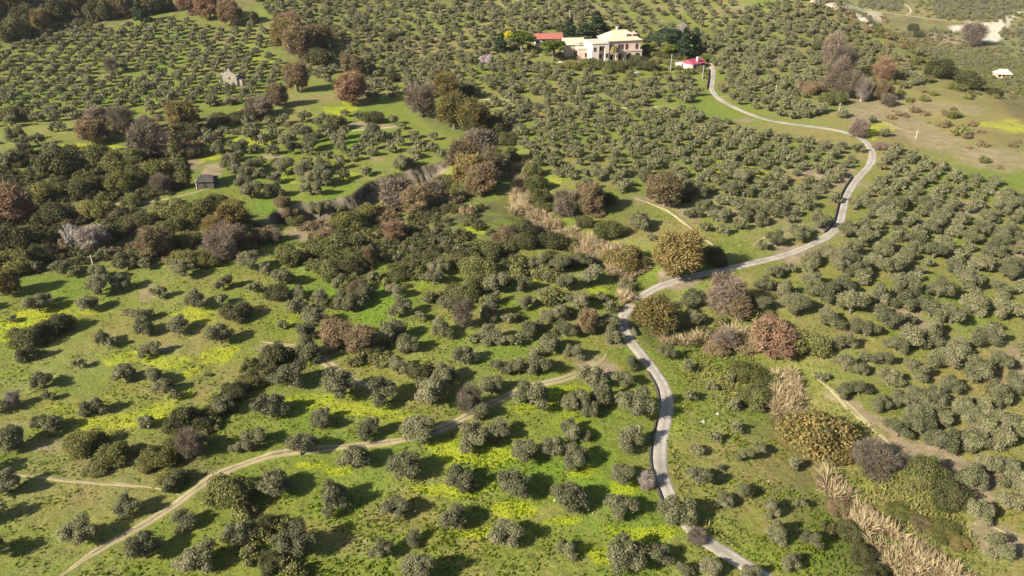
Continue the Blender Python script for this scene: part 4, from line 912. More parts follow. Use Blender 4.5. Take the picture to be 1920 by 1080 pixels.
# ---- groves filled in between them, in loose rows
ZONES = [  # pixel outline, spacing across, spacing along, row heading, jitter, size, keep share
 ([(-60, 75), (120, 45), (300, 35), (480, 25), (500, 60), (530, 130), (480, 175), (400, 195), (250, 200), (150, 215), (-60, 240)], 8.4, 8.0, 8, .09, 3.1, .97),
 ([(370, 205), (500, 225), (640, 200), (760, 225), (830, 250), (830, 290), (700, 315), (600, 360), (470, 372), (400, 345), (420, 300), (380, 260)], 8.8, 8.2, 30, .22, 3.2, .92),
 ([(-60, 240), (140, 265), (150, 280), (60, 300), (-60, 320)], 10, 9, 20, .25, 3.2, .8),
 ([(470, -20), (1130, -20), (1100, 30), (1060, 45), (1000, 60), (960, 110), (1060, 128), (1180, 145), (1290, 140), (1320, 180), (1190, 195), (940, 225), (870, 150), (700, 180), (560, 130), (520, 60)], 6.8, 6.5, 20, .26, 2.95, .96),
 ([(1130, -20), (1400, -20), (1380, 30), (1240, 70), (1190, 60), (1100, 45)], 8.8, 9.2, 5, .15, 2.9, .92),
 ([(1310, 60), (1400, 10), (1560, -20), (1600, 40), (1680, 100), (1740, 150), (1680, 160), (1640, 130), (1540, 110), (1540, 180), (1560, 205), (1480, 215), (1400, 195), (1350, 170), (1350, 130), (1330, 110)], 6.6, 6.3, 20, .26, 2.85, .94),
 ([(940, 180), (1060, 195), (1300, 200), (1440, 240), (1610, 270), (1600, 320), (1560, 380), (1540, 440), (1440, 470), (1360, 470), (1290, 400), (1200, 365), (1060, 340), (1000, 300), (960, 240)], 6.6, 6.2, 55, .12, 2.65, .96),
 ([(1640, 255), (1760, 300), (1930, 350), (1980, 700), (1930, 800), (1700, 560), (1560, 500), (1440, 510), (1580, 440), (1600, 360), (1650, 320)], 6.4, 6.0, 50, .10, 2.6, .98),
 ([(1430, 500), (1580, 450), (1720, 560), (1930, 800), (1980, 1100), (1900, 1100), (1800, 930), (1700, 800), (1560, 690), (1500, 600), (1400, 570), (1340, 530)], 6.9, 6.5, 50, .15, 2.6, .95),
 ([(720, 500), (940, 470), (1110, 475), (1200, 520), (1150, 600), (1080, 660), (940, 660), (860, 600), (760, 560)], 6.8, 6.5, 20, .26, 2.5, .88),
 ([(470, 470), (560, 500), (720, 510), (700, 580), (560, 580), (480, 540)], 9.0, 8.4, 20, .3, 2.6, .7),
 ([(1160, 395), (1250, 405), (1320, 450), (1230, 460), (1180, 430)], 9.0, 8.4, 20, .3, 2.5, .6),
 ([(1520, 195), (1640, 215), (1700, 270), (1600, 240), (1500, 225)], 9.0, 8.4, 20, .3, 2.9, .7),
 ([(1280, 540), (1420, 520), (1480, 580), (1440, 600), (1320, 590)], 8.0, 7.4, 20, .3, 2.7, .6),
 ([(-40, 490), (120, 480), (480, 490), (480, 600), (250, 640), (-40, 600)], 10.5, 9.5, 25, .25, 2.7, .6),
 ([(480, 490), (760, 520), (900, 600), (900, 700), (700, 620), (500, 620)], 9.5, 9., 25, .25, 2.7, .6),
 ([(-40, 640), (280, 660), (420, 700), (300, 760), (-40, 900)], 12, 11, 25, .25, 2.5, .35),
]
def scatter(Z, spx, spy, rot, jit, jitter_seed, zoff=2.6):
    pix = np.array(Z, float); q = hit(pix[:, 0], np.maximum(pix[:, 1], 2), h)
    q = q[np.hypot(q[:, 0], q[:, 1]) < 2080]
    if len(q) < 2: return np.zeros(0), np.zeros(0), np.random.RandomState(0)
    cx, cy = q[:, 0].mean(), q[:, 1].mean(); r = max(np.hypot(q[:, 0] - cx, q[:, 1] - cy)) + 20
    n1 = int(2 * r / spx) + 1; n2 = int(2 * r / spy) + 1
    a, b_ = np.meshgrid(np.arange(n1) * spx - r, np.arange(n2) * spy - r)
    rr = np.random.RandomState(jitter_seed)
    a = a.ravel() + rr.normal(size=a.size) * jit * spx; b_ = b_.ravel() + rr.normal(size=b_.size) * jit * spy
    c, s = math.cos(R(rot)), math.sin(R(rot)); X = cx + a * c - b_ * s; Y = cy + a * s + b_ * c
    m = (Y > 40) & (np.hypot(X, Y) < 2000); X, Y = X[m], Y[m]
    Zg = h0(X, Y)
    u, v, sc = project(X, Y, Zg + zoff); k = in_poly(u, v, Z)
    return X[k], Y[k], rr
def filter_pts(X, Y, clear=1.0, road=True):
    T = np.array(taken); keep = np.ones(len(X), bool)
    for i in range(0, len(T), 50):
        d = np.hypot(X[:, None] - T[None, i:i + 50, 0], Y[:, None] - T[None, i:i + 50, 1]); keep &= (d > T[None, i:i + 50, 2] * clear + 1.6).all(1)
    if road:
        for pts, w in ALLW:
            pts = pts[::3]; dmin = np.min(np.hypot(X[:, None] - pts[None, :, 0], Y[:, None] - pts[None, :, 1]), 1); keep &= dmin > w + np.where(np.hypot(X, Y) > 380, -.3, .9)
    return keep
for zi, (Z, sx, sy, rot, jit, sz, share) in enumerate(ZONES):
    if not share: continue
    X, Y, rr = scatter(Z, sx, sy, rot, jit, 100 + zi)
    k = filter_pts(X, Y, .85) & (rr.rand(len(X)) < share)
    d, s_, a = seg_dist(X, Y, gully0); k &= (d > 6) | (a < .25)
    X, Y = X[k], Y[k]; Zg = h(X, Y); u, v, sc = project(X, Y, Zg + 2.6)
    for x, y, z, uu, vv in zip(X, Y, Zg, u, v):
        w = sz * (.74 + .42 * rr.rand()); olives.append((x, y, z, w, uu, vv)); taken.append((x, y, w * .9))
print('rank the olives', round(time.time() - _T0))
# rank the olives by how large they show
A = np.array(olives); u, v, sc = project(A[:, 0], A[:, 1], A[:, 2] + 2.6); size_px = A[:, 3] * sc * 2
inside = (u > -8) & (u < 1928) & (v > -8) & (v < 1085)
order = np.argsort(-size_px * np.where(inside, 1, .001)); single = set(order[:298].tolist())

LM = [('the villa arches', 1170, 110), ('the crimson-roofed cottage', 1300, 115), ('the stone ruin', 437, 150), ('the dark hut by the cypress', 385, 345), ('the shaded earth bank', 620, 385), ('the golden tree at the road crossing', 1274, 480),
 ('the golden-brown thicket inside the road bend', 1230, 595), ('the rust-red thicket', 1450, 635), ('the big golden bush by the reeds', 1534, 828), ('the pinkish bare shrub by the dirt track', 355, 838), ('the curved evergreen hedge', 500, 690),
 ('the brown tree pair above the track', 655, 630), ('the red-twigged shrub', 869, 590), ('the dead white tree', 130, 442), ('the dirt track beside the bottom edge', 200, 1022), ('the tan clearing by the road', 1120, 690), ('the road at the bottom edge', 1340, 1030),
 ('the lower straight of the road', 1238, 850), ('the white wall bend of the upper road', 1580, 390), ('the road end under the brown field', 1637, 285), ('the bare mauve bush by the reeds', 1636, 862), ('the top end of the sloping earth track', 1570, 740), ('the lower end of the sloping earth track', 1830, 965),
 ('the pale field path', 1290, 425), ('the rust-brown bush above the field path', 1248, 358), ('the tall brown trees of the gully head', 895, 300), ('the mauve tree under the bank', 760, 365), ('the magenta shrub patch of the thicket', 415, 459), ('the flower patch beside the curved hedge', 300, 770), ('the yellow flowers under the dirt track', 895, 855),
 ('the track bend at the middle of the meadow', 600, 675), ('the bush heap by the dirt track', 180, 850), ('the joining point of the two tracks', 880, 775), ('the big green bush near the bottom', 433, 925), ('the frame corner at the bottom', 1900, 1070), ('the evergreen pair above the reed bed', 1755, 905), ('the flowery strip by the curved road wall', 1100, 560),
 ('the mid-slope gap in the dense grove', 1760, 640), ('the upper edge of the dense grove', 1860, 360), ('the pale soil patch in the dense grove', 1850, 700), ('the field path end', 1356, 472), ('the lawn inside the road loop', 1380, 800), ('the bare shrub over the road', 1304, 1010), ('the shadowed thicket', 800, 460),
 ('the middle of the bottom edge', 850, 1060), ('the outer row of the dense grove', 1500, 580), ('the meadow centre', 240, 700), ('the ochre tree at the frame edge', 12, 530), ('the wide reed plume', 1475, 760), ('the junction of reeds and road', 1200, 512)]
ORD = ['nearest'] + [w + ' nearest' for w in 'second third fourth fifth sixth seventh eighth ninth tenth eleventh twelfth thirteenth fourteenth fifteenth sixteenth seventeenth eighteenth nineteenth twentieth'.split()]
def locate(items, noun_of):
    """items: (id, px, py, noun). A phrase that singles each one out: its rank by distance from a landmark on one side of it"""
    bins = {}
    for (i, x, y, nn) in items:
        d = [((x - l[1]) ** 2 + ((y - l[2]) * 1.3) ** 2, k) for k, l in enumerate(LM)]; dd, k = min(d); l = LM[k]
        dx, dy = x - l[1], (y - l[2]) * 1.3
        side = ('right of' if dx > 0 else 'left of') if abs(dx) > abs(dy) else ('below' if dy > 0 else 'above')
        bins.setdefault((k, side, nn), []).append((dd, i))
    out = {}
    import re as _re
    own = {}
    if noun_of:
        for k, l in enumerate(LM):
            if not _re.search(r'\b(tree|bush|shrub)\b', l[0].split(' by ')[0].split(' beside ')[0].split(' above ')[0].split(' at ')[0].split(' under ')[0]) or 'pair' in l[0] or 'patch' in l[0]: continue
            c = min(((x - l[1]) ** 2 + (y - l[2]) ** 2, i, nn) for i, x, y, nn in items)
            if c[0] < 200: own[c[1]] = f"{l[0][4:]}, a {c[2]}"
    for (k, side, nn), L in bins.items():
        L.sort()
        for r_, (dd, i) in enumerate(L):
            q = '' if len(L) == 1 else ORD[min(r_, 19)] + ' '
            out[i] = f"{q}{nn} {side} {LM[k][0]}"
    out.update(own)
    return out
it = []
for i in single:
    nn = 'small olive tree' if size_px[i] < 33 else ('broad olive tree' if size_px[i] > 60 else 'olive tree')
    it.append((i, u[i], v[i], nn))
lab = locate(it, None)
NVAR = 9
for i in order:
    if int(i) not in single: continue
    x, y, z, w = A[i][:4]
    e = plant('olive', int(rs.randint(NVAR)), 'olive', (x, y, z - .05), w * .88, .84 + .2 * rs.rand(), rs.rand() * 6.28)
    tag(e, lab[int(i)].replace('small olive', 'small grey olive').replace('broad olive', 'broad grey-green olive'), 'olive tree', 'olive trees of the hillside groves')
# the rest of the groves, as one mass
def simple_olive(seed, n=900, size=.33):
    r = np.random.RandomState(seed); (v_, f_, t_), _t = crown_olive(r, n, size); return v_, f_, t_
SV = [simple_olive(s) for s in range(9)]
rest = [int(i) for i in order if int(i) not in single]
parts_ = []
tm = MB(); tm.tube([(0, 0, -.4), (.1, 0, 1.2), (0, .1, 2.6)], [.3, .24, .12], 5)
TV, TF = np.array(tm.v), [f for f in tm.f if len(f) == 4]; TF = np.array(TF)
trunks = []
far = []
# tiny trees of the distant valley groves
for zi, (Z, sp_, sz, share) in enumerate([([(1720, -40), (1960, -40), (1960, 8), (1860, 36), (1760, 34)], 11.5, 4.0, .9), ([(1600, -40), (1700, -40), (1690, 20), (1610, 14)], 9.5, 3.6, .9), ([(1740, 50), (1800, 60), (1780, 70), (1690, 62)], 11, 3.2, .8), ([(1700, 90), (1960, 85), (1960, 130), (1780, 125), (1720, 110)], 13, 3.0, .55), ([(1880, 50), (1960, 40), (1960, 90), (1870, 84)], 12, 3.6, .7), ([(1760, 130), (1900, 175), (1960, 220), (1960, 170), (1900, 130)], 13, 2.6, .35)]):
    X, Y, rr = scatter(Z, sp_, sp_, 25, .2, 300 + zi, 2.0)
    k = (rr.rand(len(X)) < share) & filter_pts(X, Y, .8); X, Y = X[k], Y[k]; Zg = h(X, Y)
    far += [(x, y, z, sz * (.7 + .6 * rr.rand())) for x, y, z in zip(X, Y, Zg)]
def mass(name, L, shapes, mat, with_trunk=True, zf=1.):
    PP = []; TT = []
    for j, (x, y, z, w) in enumerate(L):
        v_, f_, t_ = shapes[j % len(shapes)]; a = rs.rand() * 6.28; s = w / 2.75; c_, s_ = math.cos(a), math.sin(a)
        Rm = np.array([[c_, s_, 0], [-s_, c_, 0], [0, 0, zf * (.85 + .25 * rs.rand())]]) * s
        PP.append((v_ @ Rm + np.array([x, y, z]), f_, np.clip(t_ + .3 * (rs.rand() - .5), 0, 1)))
        if with_trunk: TT.append((TV @ Rm + np.array([x, y, z]), TF, np.zeros(len(TF))))
    V, Fc, T = join(PP)
    if with_trunk:
        V2, F2, T2 = join(TT); n0 = len(Fc); o = add_mesh(name, np.concatenate([V, V2]), np.concatenate([Fc, F2 + len(V)]), None, None, np.concatenate([T, T2]), mats=[M[mat], M['bark']], midx=np.concatenate([np.zeros(n0), np.ones(len(F2))]))
    else: o = add_mesh(name, V, Fc, M[mat], None, T)
    return o
o = mass('olive_grove', [(*A[i][:3], A[i][3] * .93) for i in rest] + far, SV, 'olive')
tag(o, 'the many smaller grey-green olive trees covering the far slopes', 'olive grove', kind='stuff')
print('olives', len(A), 'single', len(single), 'rest', len(rest), 'far', len(far))

print('the other trees', round(time.time() - _T0))
# ---- the other trees and shrubs
LOOK = {('bush', 'green'): 'green shrub', ('bush', 'dark'): 'dark evergreen shrub', ('bush', 'ygreen'): 'yellow-green shrub', ('bush', 'brown'): 'brownish shrub', ('bush', 'golden'): 'golden shrub', ('bush', 'yellow'): 'bright yellow flowering mimosa', ('bush', 'blossom'): 'whitish blossoming almond', ('bush', 'grey'): 'grey shrub', ('bush', 'pink'): 'reddish shrub',
 ('tree', 'brown'): 'brown-leaved oak', ('tree', 'golden'): 'golden-brown oak', ('tree', 'rust'): 'rust-coloured tree', ('tree', 'pink'): 'mauve-brown tree', ('tree', 'grey'): 'beige-grey tree', ('bare', 'pink'): 'bare pinkish tree', ('bare', 'grey'): 'bare grey shrub', ('bare', 'brown'): 'bare brown tree', ('bare', 'rust'): 'bare reddish tree', ('bare', 'golden'): 'straw-coloured bare tree', ('bare', 'blossom'): 'pale blossoming tree', ('skeleton', 'pale'): 'dead white leafless tree',
 ('cypress', 'dark'): 'dark narrow cypress', ('cypress', 'green'): 'green narrow cypress', ('pine', 'pine'): 'bright green round pine', ('pine', 'conifer'): 'dark spreading pine', ('conifer', 'conifer'): 'dark pointed conifer', ('palm', 'palm'): 'palm with dry fronds'}
lab = locate([(i, o_[6], o_[7], LOOK[(o_[0], o_[2])]) for i, o_ in enumerate(others)], True)
CATS = {'bush': 'shrub', 'tree': 'tree', 'bare': 'bare tree', 'skeleton': 'bare tree', 'cypress': 'cypress', 'pine': 'pine tree', 'conifer': 'conifer', 'palm': 'palm tree'}
GRP = {'bush': 'shrubs between the groves', 'tree': 'deciduous trees along the gullies', 'bare': 'bare trees and twiggy shrubs', 'cypress': 'narrow cypresses', 'pine': 'pines round the villa', 'conifer': 'conifers round the villa'}
for i, (k, v_, mt, P, w, zf, x, y) in enumerate(others):
    mm = .98 if k == 'bush' else .86
    e = plant(k, v_, mt, (P[0], P[1], P[2] - .1), w * mm, zf * (.9 + .2 * rs.rand()), rs.rand() * 6.28, 'pale_bark' if (k == 'skeleton' or mt == 'grey') else 'bark')
    tag(e, lab[i], CATS[k], GRP.get(k))
# ---- undergrowth that fills the thickets
US = []
for s in range(4):
    r = np.random.RandomState(40 + s); (v_, f_, t_), _t = crown_bush(r, 1000, .32, 1., 14); US.append((v_, f_, t_))
UG = [('undergrowth', 'dark', 'dark evergreen undergrowth massed in the thickets', [([(-40, 290), (120, 275), (270, 285), (345, 300), (330, 370), (130, 385), (-40, 400)], 3.3, .9), ([(-40, 400), (420, 395), (520, 440), (470, 480), (260, 470), (60, 510), (-40, 560)], 3.3, .75), ([(-60, -20), (330, -20), (300, 20), (120, 50), (60, 75), (-60, 90)], 5.2, .8), ([(750, 375), (900, 380), (920, 440), (860, 470), (740, 470)], 3.6, .75), ([(560, 440), (740, 420), (960, 430), (1150, 490), (960, 520), (620, 515)], 3.8, .55), ([(925, 225), (960, 270), (950, 350), (900, 360), (935, 290)], 4.4, .7), ([(1500, 1000), (1560, 860), (1620, 1000), (1680, 1090), (1630, 1090)], 3.5, .12), ([(1000, 50), (1130, 40), (1220, 60), (1330, 70), (1320, 105), (1210, 110)], 6, .6)]),
      ('undergrowth', 'green', 'mixed green undergrowth and brambles between trees', [([(470, 672), (540, 655), (545, 690), (480, 730), (430, 770), (370, 820), (345, 815), (400, 750)], 2.6, .8), ([(110, 810), (200, 790), (260, 850), (340, 830), (370, 880), (320, 920), (240, 885), (120, 850)], 3.0, .6), ([(400, 900), (470, 880), (500, 960), (560, 1000), (560, 1090), (480, 1085), (440, 980)], 3.2, .5), ([(20, 620), (120, 590), (130, 615), (60, 660), (25, 650)], 2.8, .8), ([(640, 640), (740, 640), (720, 680), (650, 680)], 3, .7), ([(1210, 560), (1290, 560), (1280, 630), (1200, 620)], 3.2, .4), ([(100, 385), (420, 370), (480, 400), (520, 470), (260, 480), (120, 440)], 3.8, .5), ([(560, 425), (740, 440), (960, 470), (1000, 530), (700, 540), (560, 500)], 4.4, .45), ([(120, 285), (340, 290), (330, 370), (130, 380)], 4.6, .4), ([(1300, 560), (1440, 560), (1520, 640), (1420, 700), (1290, 640)], 4.6, .4), ([(930, 75), (1330, 95), (1330, 145), (1040, 150), (940, 130)], 5.2, .6), ([(1500, 700), (1620, 800), (1700, 880), (1600, 820)], 4.6, .25), ([(700, 500), (940, 480), (1160, 540), (1100, 640), (860, 600)], 5.4, .22), ([(1560, 60), (1700, 60), (1960, 100), (1960, 180), (1620, 190)], 7.5, .5), ([(1680, 180), (1960, 220), (1960, 330), (1800, 300)], 9, .18), ([(1700, -40), (1960, -40), (1960, 45), (1720, 35)], 13, .8)]),
      ('scrub', 'brown', 'brownish leafless scrub along the ravines and banks', [([(60, 430), (260, 420), (520, 420), (480, 480), (260, 485), (80, 480)], 3.3, .75), ([(560, 390), (740, 380), (740, 450), (560, 450)], 3.6, .5), ([(520, 395), (700, 350), (860, 310), (880, 400), (760, 400), (560, 440)], 4.6, .35), ([(-40, 380), (100, 370), (140, 420), (-40, 440)], 4.6, .5), ([(180, 200), (460, 190), (520, 215), (420, 300), (200, 260)], 6, .25), ([(-40, -20), (450, -20), (450, 25), (-40, 40)], 7, .3), ([(1480, 0), (1660, 30), (1720, 100), (1560, 90)], 7, .3), ([(1320, 545), (1420, 540), (1460, 600), (1300, 600)], 4.6, .3), ([(1640, 60), (1840, 70), (1860, 95), (1700, 90)], 9, .5), ([(1700, 190), (1800, 200), (1960, 290), (1960, 330), (1760, 290), (1640, 220)], 4.2, .10)])]
for zi, (nm, mt, lb, zs) in enumerate(UG):
    L = []
    for zj, (Z, sp_, share) in enumerate(zs):
        X, Y, rr = scatter(Z, sp_, sp_, 37, .35, 500 + zi * 20 + zj, 1.0)
        k = rr.rand(len(X)) < share
        for pts, w in ALLW:
            pts = pts[::3]; k &= np.min(np.hypot(X[:, None] - pts[None, :, 0], Y[:, None] - pts[None, :, 1]), 1) > w + .6
        for b_, r_ in BLD: k &= np.hypot(X - b_.location.x, Y - b_.location.y) > r_ * .8
        X, Y = X[k], Y[k]; Zg = h(X, Y)
        L += [(x, y, z - .3, (1.2 + 2.0 * rr.rand() ** 1.3) * (sp_ / 4.6) ** .5) for x, y, z in zip(X, Y, Zg)]
    o = mass(nm, L, US, mt, False, .95); tag(o, lb, 'undergrowth', kind='stuff')
    print(nm, mt, len(L))

print('reeds', round(time.time() - _T0))
# ---- reeds along the gully
def blades(name, bands, mat, label, cat, hgt=3.4, wid=.16, dens=5.0, seed=1, lean=.5, tuftn=1):
    r = np.random.RandomState(seed); XX, YY, HH = [], [], []
    for (Z, f) in bands:
        pix = np.array(Z, float); q = hit(pix[:, 0], pix[:, 1], h0)
        x0, x1, y0, y1 = q[:, 0].min() - 3, q[:, 0].max() + 3, q[:, 1].min() - 3, q[:, 1].max() + 3
        n = int((x1 - x0) * (y1 - y0) * dens * f); X = x0 + (x1 - x0) * r.rand(n); Y = y0 + (y1 - y0) * r.rand(n)
        Zg = h0(X, Y); uu, vv, _ = project(X, Y, Zg + hgt * .4)
        k = in_poly(uu + 16 * fbm(X, Y, 5, 2), vv + 16 * fbm(X + 40, Y, 5, 2), Z) & (fbm(X + 9, Y - 70, 3.2, 2) > -.22)
        XX.append(X[k]); YY.append(Y[k])
    X = np.concatenate(XX); Y = np.concatenate(YY); n = len(X); Z = h(X, Y) - .1
    cl = fbm(X, Y, 4.0, 3) + .3 * fbm(X, Y, 1.5, 2)
    H = hgt * (.5 + .5 * r.rand(n) + 1.3 * cl); base = np.stack([X, Y, Z], -1)
    d = np.stack([r.normal(size=n) * lean * .5 + .5 * fbm(X, Y + 300, 6, 2), r.normal(size=n) * lean * .5 + .5 * fbm(X + 300, Y, 6, 2), np.ones(n)], -1); d /= np.linalg.norm(d, axis=1)[:, None]
    s = np.cross(d, r.normal(size=(n, 3))); s /= np.linalg.norm(s, axis=1)[:, None]
    w = wid * (.6 + .8 * r.rand(n))[:, None]; m_ = base + d * (H * .55)[:, None]; tpp = base + d * H[:, None] + np.stack([d[:, 0], d[:, 1], -np.abs(d[:, 0])], -1) * (H * .5)[:, None]
    V = np.stack([base - s * w * .5, base + s * w * .5, m_ + s * w, m_ - s * w, tpp], 1).reshape(-1, 3)
    i = np.arange(n) * 5; faces = [None]
    q4 = np.stack([i, i + 1, i + 2, i + 3], -1); q3 = np.stack([i + 3, i + 2, i + 4, i + 4], -1)
    me_f = [tuple(a) for a in q4.tolist()] + [tuple(a[:3]) for a in q3.tolist()]
    tone = np.clip(np.concatenate([.35 + .3 * r.rand(n) + cl, .55 + .35 * r.rand(n) + cl]), 0, 1)
    o = add_mesh(name, V, me_f, M[mat], None, tone); print(name, n)
    return tag(o, label, cat, kind='stuff')
blades('reeds', [([(958, 305), (1000, 305), (998, 350), (985, 400), (965, 400), (960, 350)], 1), ([(960, 370), (985, 385), (1020, 400), (1060, 420), (1110, 445), (1170, 460), (1215, 500), (1170, 530), (1130, 490), (1080, 470), (1030, 440), (985, 410)], 1), ([(1165, 525), (1190, 520), (1185, 560), (1165, 565)], 1),
                  ([(1240, 615), (1300, 625), (1400, 615), (1440, 650), (1400, 660), (1340, 640), (1240, 640)], 1), ([(1450, 700), (1490, 690), (1520, 760), (1500, 800), (1450, 780)], 1.3), ([(1545, 870), (1570, 890), (1620, 950), (1690, 1000), (1790, 1050), (1850, 1100), (1700, 1100), (1640, 1030), (1590, 970), (1550, 920)], 1.1), ([(590, 50), (625, 50), (625, 75), (590, 80)], .5)],
       'reed', 'straw-coloured reeds filling the winding gully', 'reeds', 3.3, .065, 30.0, 3, .62)
blades('tall_grass', [([(1600, 880), (1700, 880), (1800, 960), (1860, 1060), (1760, 1040), (1640, 980)], .8), ([(1480, 700), (1560, 790), (1640, 860), (1560, 800)], .8), ([(1255, 800), (1300, 960), (1400, 1040), (1330, 1000), (1275, 960)], .5), ([(1250, 660), (1420, 640), (1440, 760), (1380, 790), (1270, 700)], .25)],
       'ygreen', 'rank yellow-green weeds beside the reed-filled gully', 'weeds', 1.2, .10, 11.0, 4, .9)
print('tufts', round(time.time() - _T0))
# ---- tufts of grass and wild flowers over the near meadows
def tufts(name, n, mat, label, cat, maskf, hgt, seed):
    r = np.random.RandomState(seed)
    ang = np.radians(r.uniform(-42, 42, n)); dpn = np.radians(r.uniform(17.5, 60, n)); D = HC / np.tan(dpn); X = D * np.sin(ang); Y = D * np.cos(ang)
    # denser on the real ground where it is near, so that spacing in metres varies little
    uu, vv, sc = project(X, Y, h0(X, Y)); k = maskf(X, Y, uu, vv, r)
    for pts, w in ALLW[:4]:
        pts = pts[::2]; k[k] &= np.min(np.hypot(X[k][:, None] - pts[None, :, 0], Y[k][:, None] - pts[None, :, 1]), 1) > w * .62
    X, Y, sc = X[k], Y[k], sc[k]; n = len(X); Z = h(X, Y) - .05
    V = []; T = []
    cl = fbm(X, Y, 7, 3)
    S = hgt * (.5 + .9 * r.rand(n) + cl)
    base = np.stack([X, Y, Z], -1)
    for q in range(3):
        a = r.rand(n) * 6.28; d = np.stack([np.cos(a), np.sin(a), np.zeros(n)], -1) * (S * .45)[:, None]; o1 = np.stack([r.normal(size=n), r.normal(size=n), np.zeros(n)], -1) * (S * .3)[:, None]
        t_ = base + o1 + np.stack([r.normal(size=n) * .25, r.normal(size=n) * .25, np.ones(n)], -1) * S[:, None]
        V.append(np.stack([base + o1 - d, base + o1 + d, t_ + d * .8, t_ - d * .8], 1)); T.append(np.clip(.2 + .6 * r.rand(n) + cl, 0, 1))
    V = np.concatenate(V).reshape(-1, 3); o = add_mesh(name, V, np.arange(len(V)).reshape(-1, 4), M[mat], None, np.concatenate(T)); print(name, n)
    return tag(o, label, cat, kind='stuff')
from math import floor
MI = {}
def mask_lookup(arr, X, Y):
    ia = np.clip(((np.arctan2(X, Y) - az[0]) / (az[-1] - az[0]) * (NA - 1)).astype(int), 0, NA - 1)
    ir = np.clip(((dep[0] - np.arctan(HC / np.hypot(X, Y))) / (dep[0] - dep[-1]) * (NR - 1)).astype(int), 0, NR - 1)
    return arr.reshape(NR, NA)[ir, ia]
tufts('grass', 110000, 'tuft', 'rough grass tussocks over the meadows', 'grass', lambda X, Y, u_, v_, r: (r.rand(len(X)) < np.clip(.15 + 2.2 * fbm(X, Y, 6, 3) + .3, 0, 1)) & (mask_lookup(dirt, X, Y) < .4), .24, 21)
tufts('wildflowers', 240000, 'flower', 'yellow wildflowers in drifts across the green grass', 'wildflowers', lambda X, Y, u_, v_, r: r.rand(len(X)) < np.clip(mask_lookup(yellow, X, Y) * 1.0 - .1 + .8 * fbm(X, Y, 3, 3), 0, .8) * (mask_lookup(yellow, X, Y) > .12), .16, 22)

print('pale rocks', round(time.time() - _T0))
# ---- pale rocks of the far cliff, and stones in the fields
def rock_mesh(name, P, s, mat, seed, stretch=(1, 1, 1)):
    import bmesh
    bm = bmesh.new(); bmesh.ops.create_icosphere(bm, subdivisions=3, radius=1)
    r = np.random.RandomState(seed); o_ = r.rand(3) * 50
    for vv in bm.verts:
        c = vv.co.copy(); n = float(fbm(np.array([c.x * 1.3 + o_[0] + c.z * 2]), np.array([c.y * 1.3 + o_[1] + c.z]), .9, 4)[0])
        vv.co = Vector((c.x * stretch[0], c.y * stretch[1], c.z * stretch[2])) * (1 + .9 * n) * s
    me = bpy.data.meshes.new(name); bm.to_mesh(me); bm.free(); me.materials.append(M[mat])
    o = bpy.data.objects.new(name, me); C.objects.link(o); o.location = P; o.rotation_euler = (0, 0, r.rand() * 6); return o
CL = [(1528, 4, 30, 'topmost pale crag of the ridge at the frame edge'), (1556, 12, 32, 'tall pale crag with dark clefts on the ridge'), (1580, 18, 30, 'pale crag under the shrubby ridge crest'), (1602, 28, 26, 'rounded whitish crag with a dark hollow on the ridge'), (1618, 36, 22, 'pale crag just right of the dark hollow'), (1634, 46, 14, 'small pale crag at the lower end of the ridge')]
for i, (x, y, w, lb) in enumerate(CL):
    P, hh = wh([x], [y], [w], 1.0); o = rock_mesh('rock', Vector(P[0]), hh[0] * .95, 'crag', 60 + i, (1, .6, .62)); tag(o, lb, 'rock', 'pale crags of the ridge')
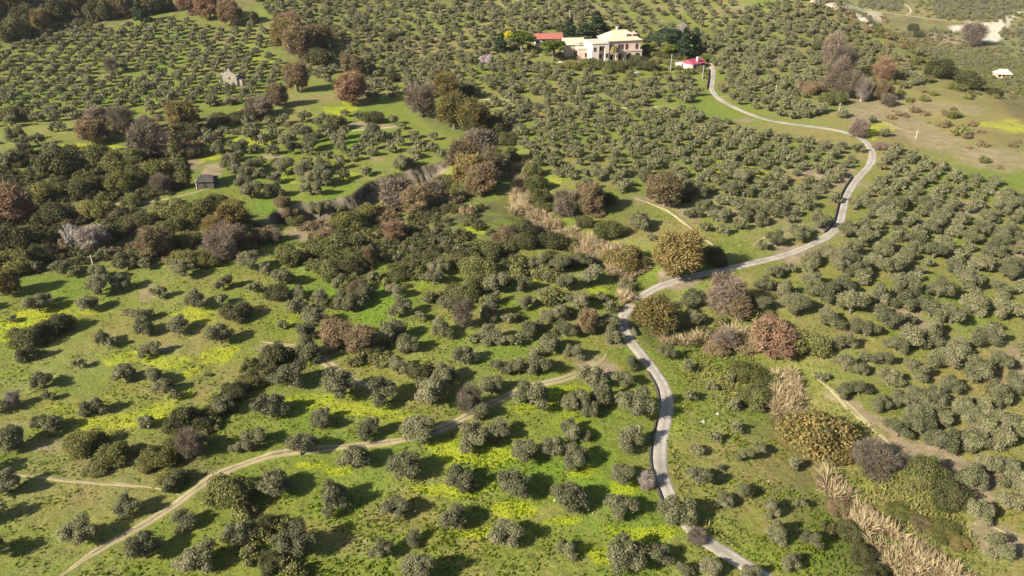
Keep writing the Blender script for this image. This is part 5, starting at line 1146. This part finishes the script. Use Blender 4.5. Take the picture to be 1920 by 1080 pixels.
ST = [(1346, 776, 9, 'white stone lying on the lawn inside the road loop'), (1319, 791, 13, 'pale stump-like stone on the lawn inside the road loop'), (1441, 902, 6, 'small white stone near the gully edge'), (44, 668, 16, 'tan boulder shaded by an olive on the left meadow'), (704, 668, 9, 'pale boulder under the brown tree pair'), (667, 670, 8, 'white stone below the brown tree pair'), (686, 1014, 7, 'white stone in the dry grass near the bottom'),
      (646, 411, 8, 'white stone on the bank behind the yellow-green shrub'), (1461, 22, 8, 'white boulder on the ridge shoulder'), (1475, 28, 5, 'smaller white boulder on the ridge shoulder'), (825, 8, 7, 'white boulder high on the central slope'), (1158, 267, 4, 'whitish stone in the mid slope olives'), (1112, 962, 5, 'thin white stone beside a broad olive'), (1040, 938, 7, 'pale stone left of a broad olive'), (345, 333, 7, 'white slab leaning by the hut'), (1515, 142, 4, 'white stone among the ridge olives'), (1808, 182, 4, 'pale stone on the far green field')]
for i, (x, y, w, lb) in enumerate(ST):
    P, hh = wh([x], [y], [w], .1); o = rock_mesh('stone', Vector(P[0]) + Vector((0, 0, .1)), hh[0] * .75, 'stone', 90 + i, (1, .8, .6)); tag(o, lb, 'stone', 'loose pale stones')
# eroded earth pillars of the bank
sp_ = smooth(scarp0, 2)
for i in range(0, 22):
    t_ = .08 + .86 * i / 21 + .02 * rs.normal(); j = t_ * (len(sp_) - 1); a_ = sp_[int(j)]; b_ = sp_[min(int(j) + 1, len(sp_) - 1)]; p = a_ + (b_ - a_) * (j % 1)
    dd = b_ - a_; nn = np.array([dd[1], -dd[0]]) / (np.hypot(dd[0], dd[1]) + 1e-9)
    q = p[:2] + nn * (2.2 + rs.rand() * 1.2); z = float(h(np.array([q[0]]), np.array([q[1]]))[0])
    pass

# ---- the air: thin haze round the whole place
m = bpy.data.materials.new('haze'); m.use_nodes = True; nt = m.node_tree; nt.nodes.clear()
vp = nt.nodes.new('ShaderNodeVolumePrincipled'); vp.inputs['Color'].default_value = (.93, .95, 1, 1); vp.inputs['Density'].default_value = .00004; vp.inputs['Anisotropy'].default_value = .2
on = nt.nodes.new('ShaderNodeOutputMaterial'); nt.links.new(vp.outputs[0], on.inputs['Volume'])
zl = float(GZ.min()) - 1; zt_ = max(float(GZ.max()), HC) + 6; xe = float(np.abs(GX).max()) + 20; ye = float(GY.max()) + 20
mb = MB(); mb.box(-xe, xe, -60, ye, zl, zt_); hz = mb.build('haze', m); hz['kind'] = 'stuff'; hz['label'] = 'thin warm haze over the far valley'
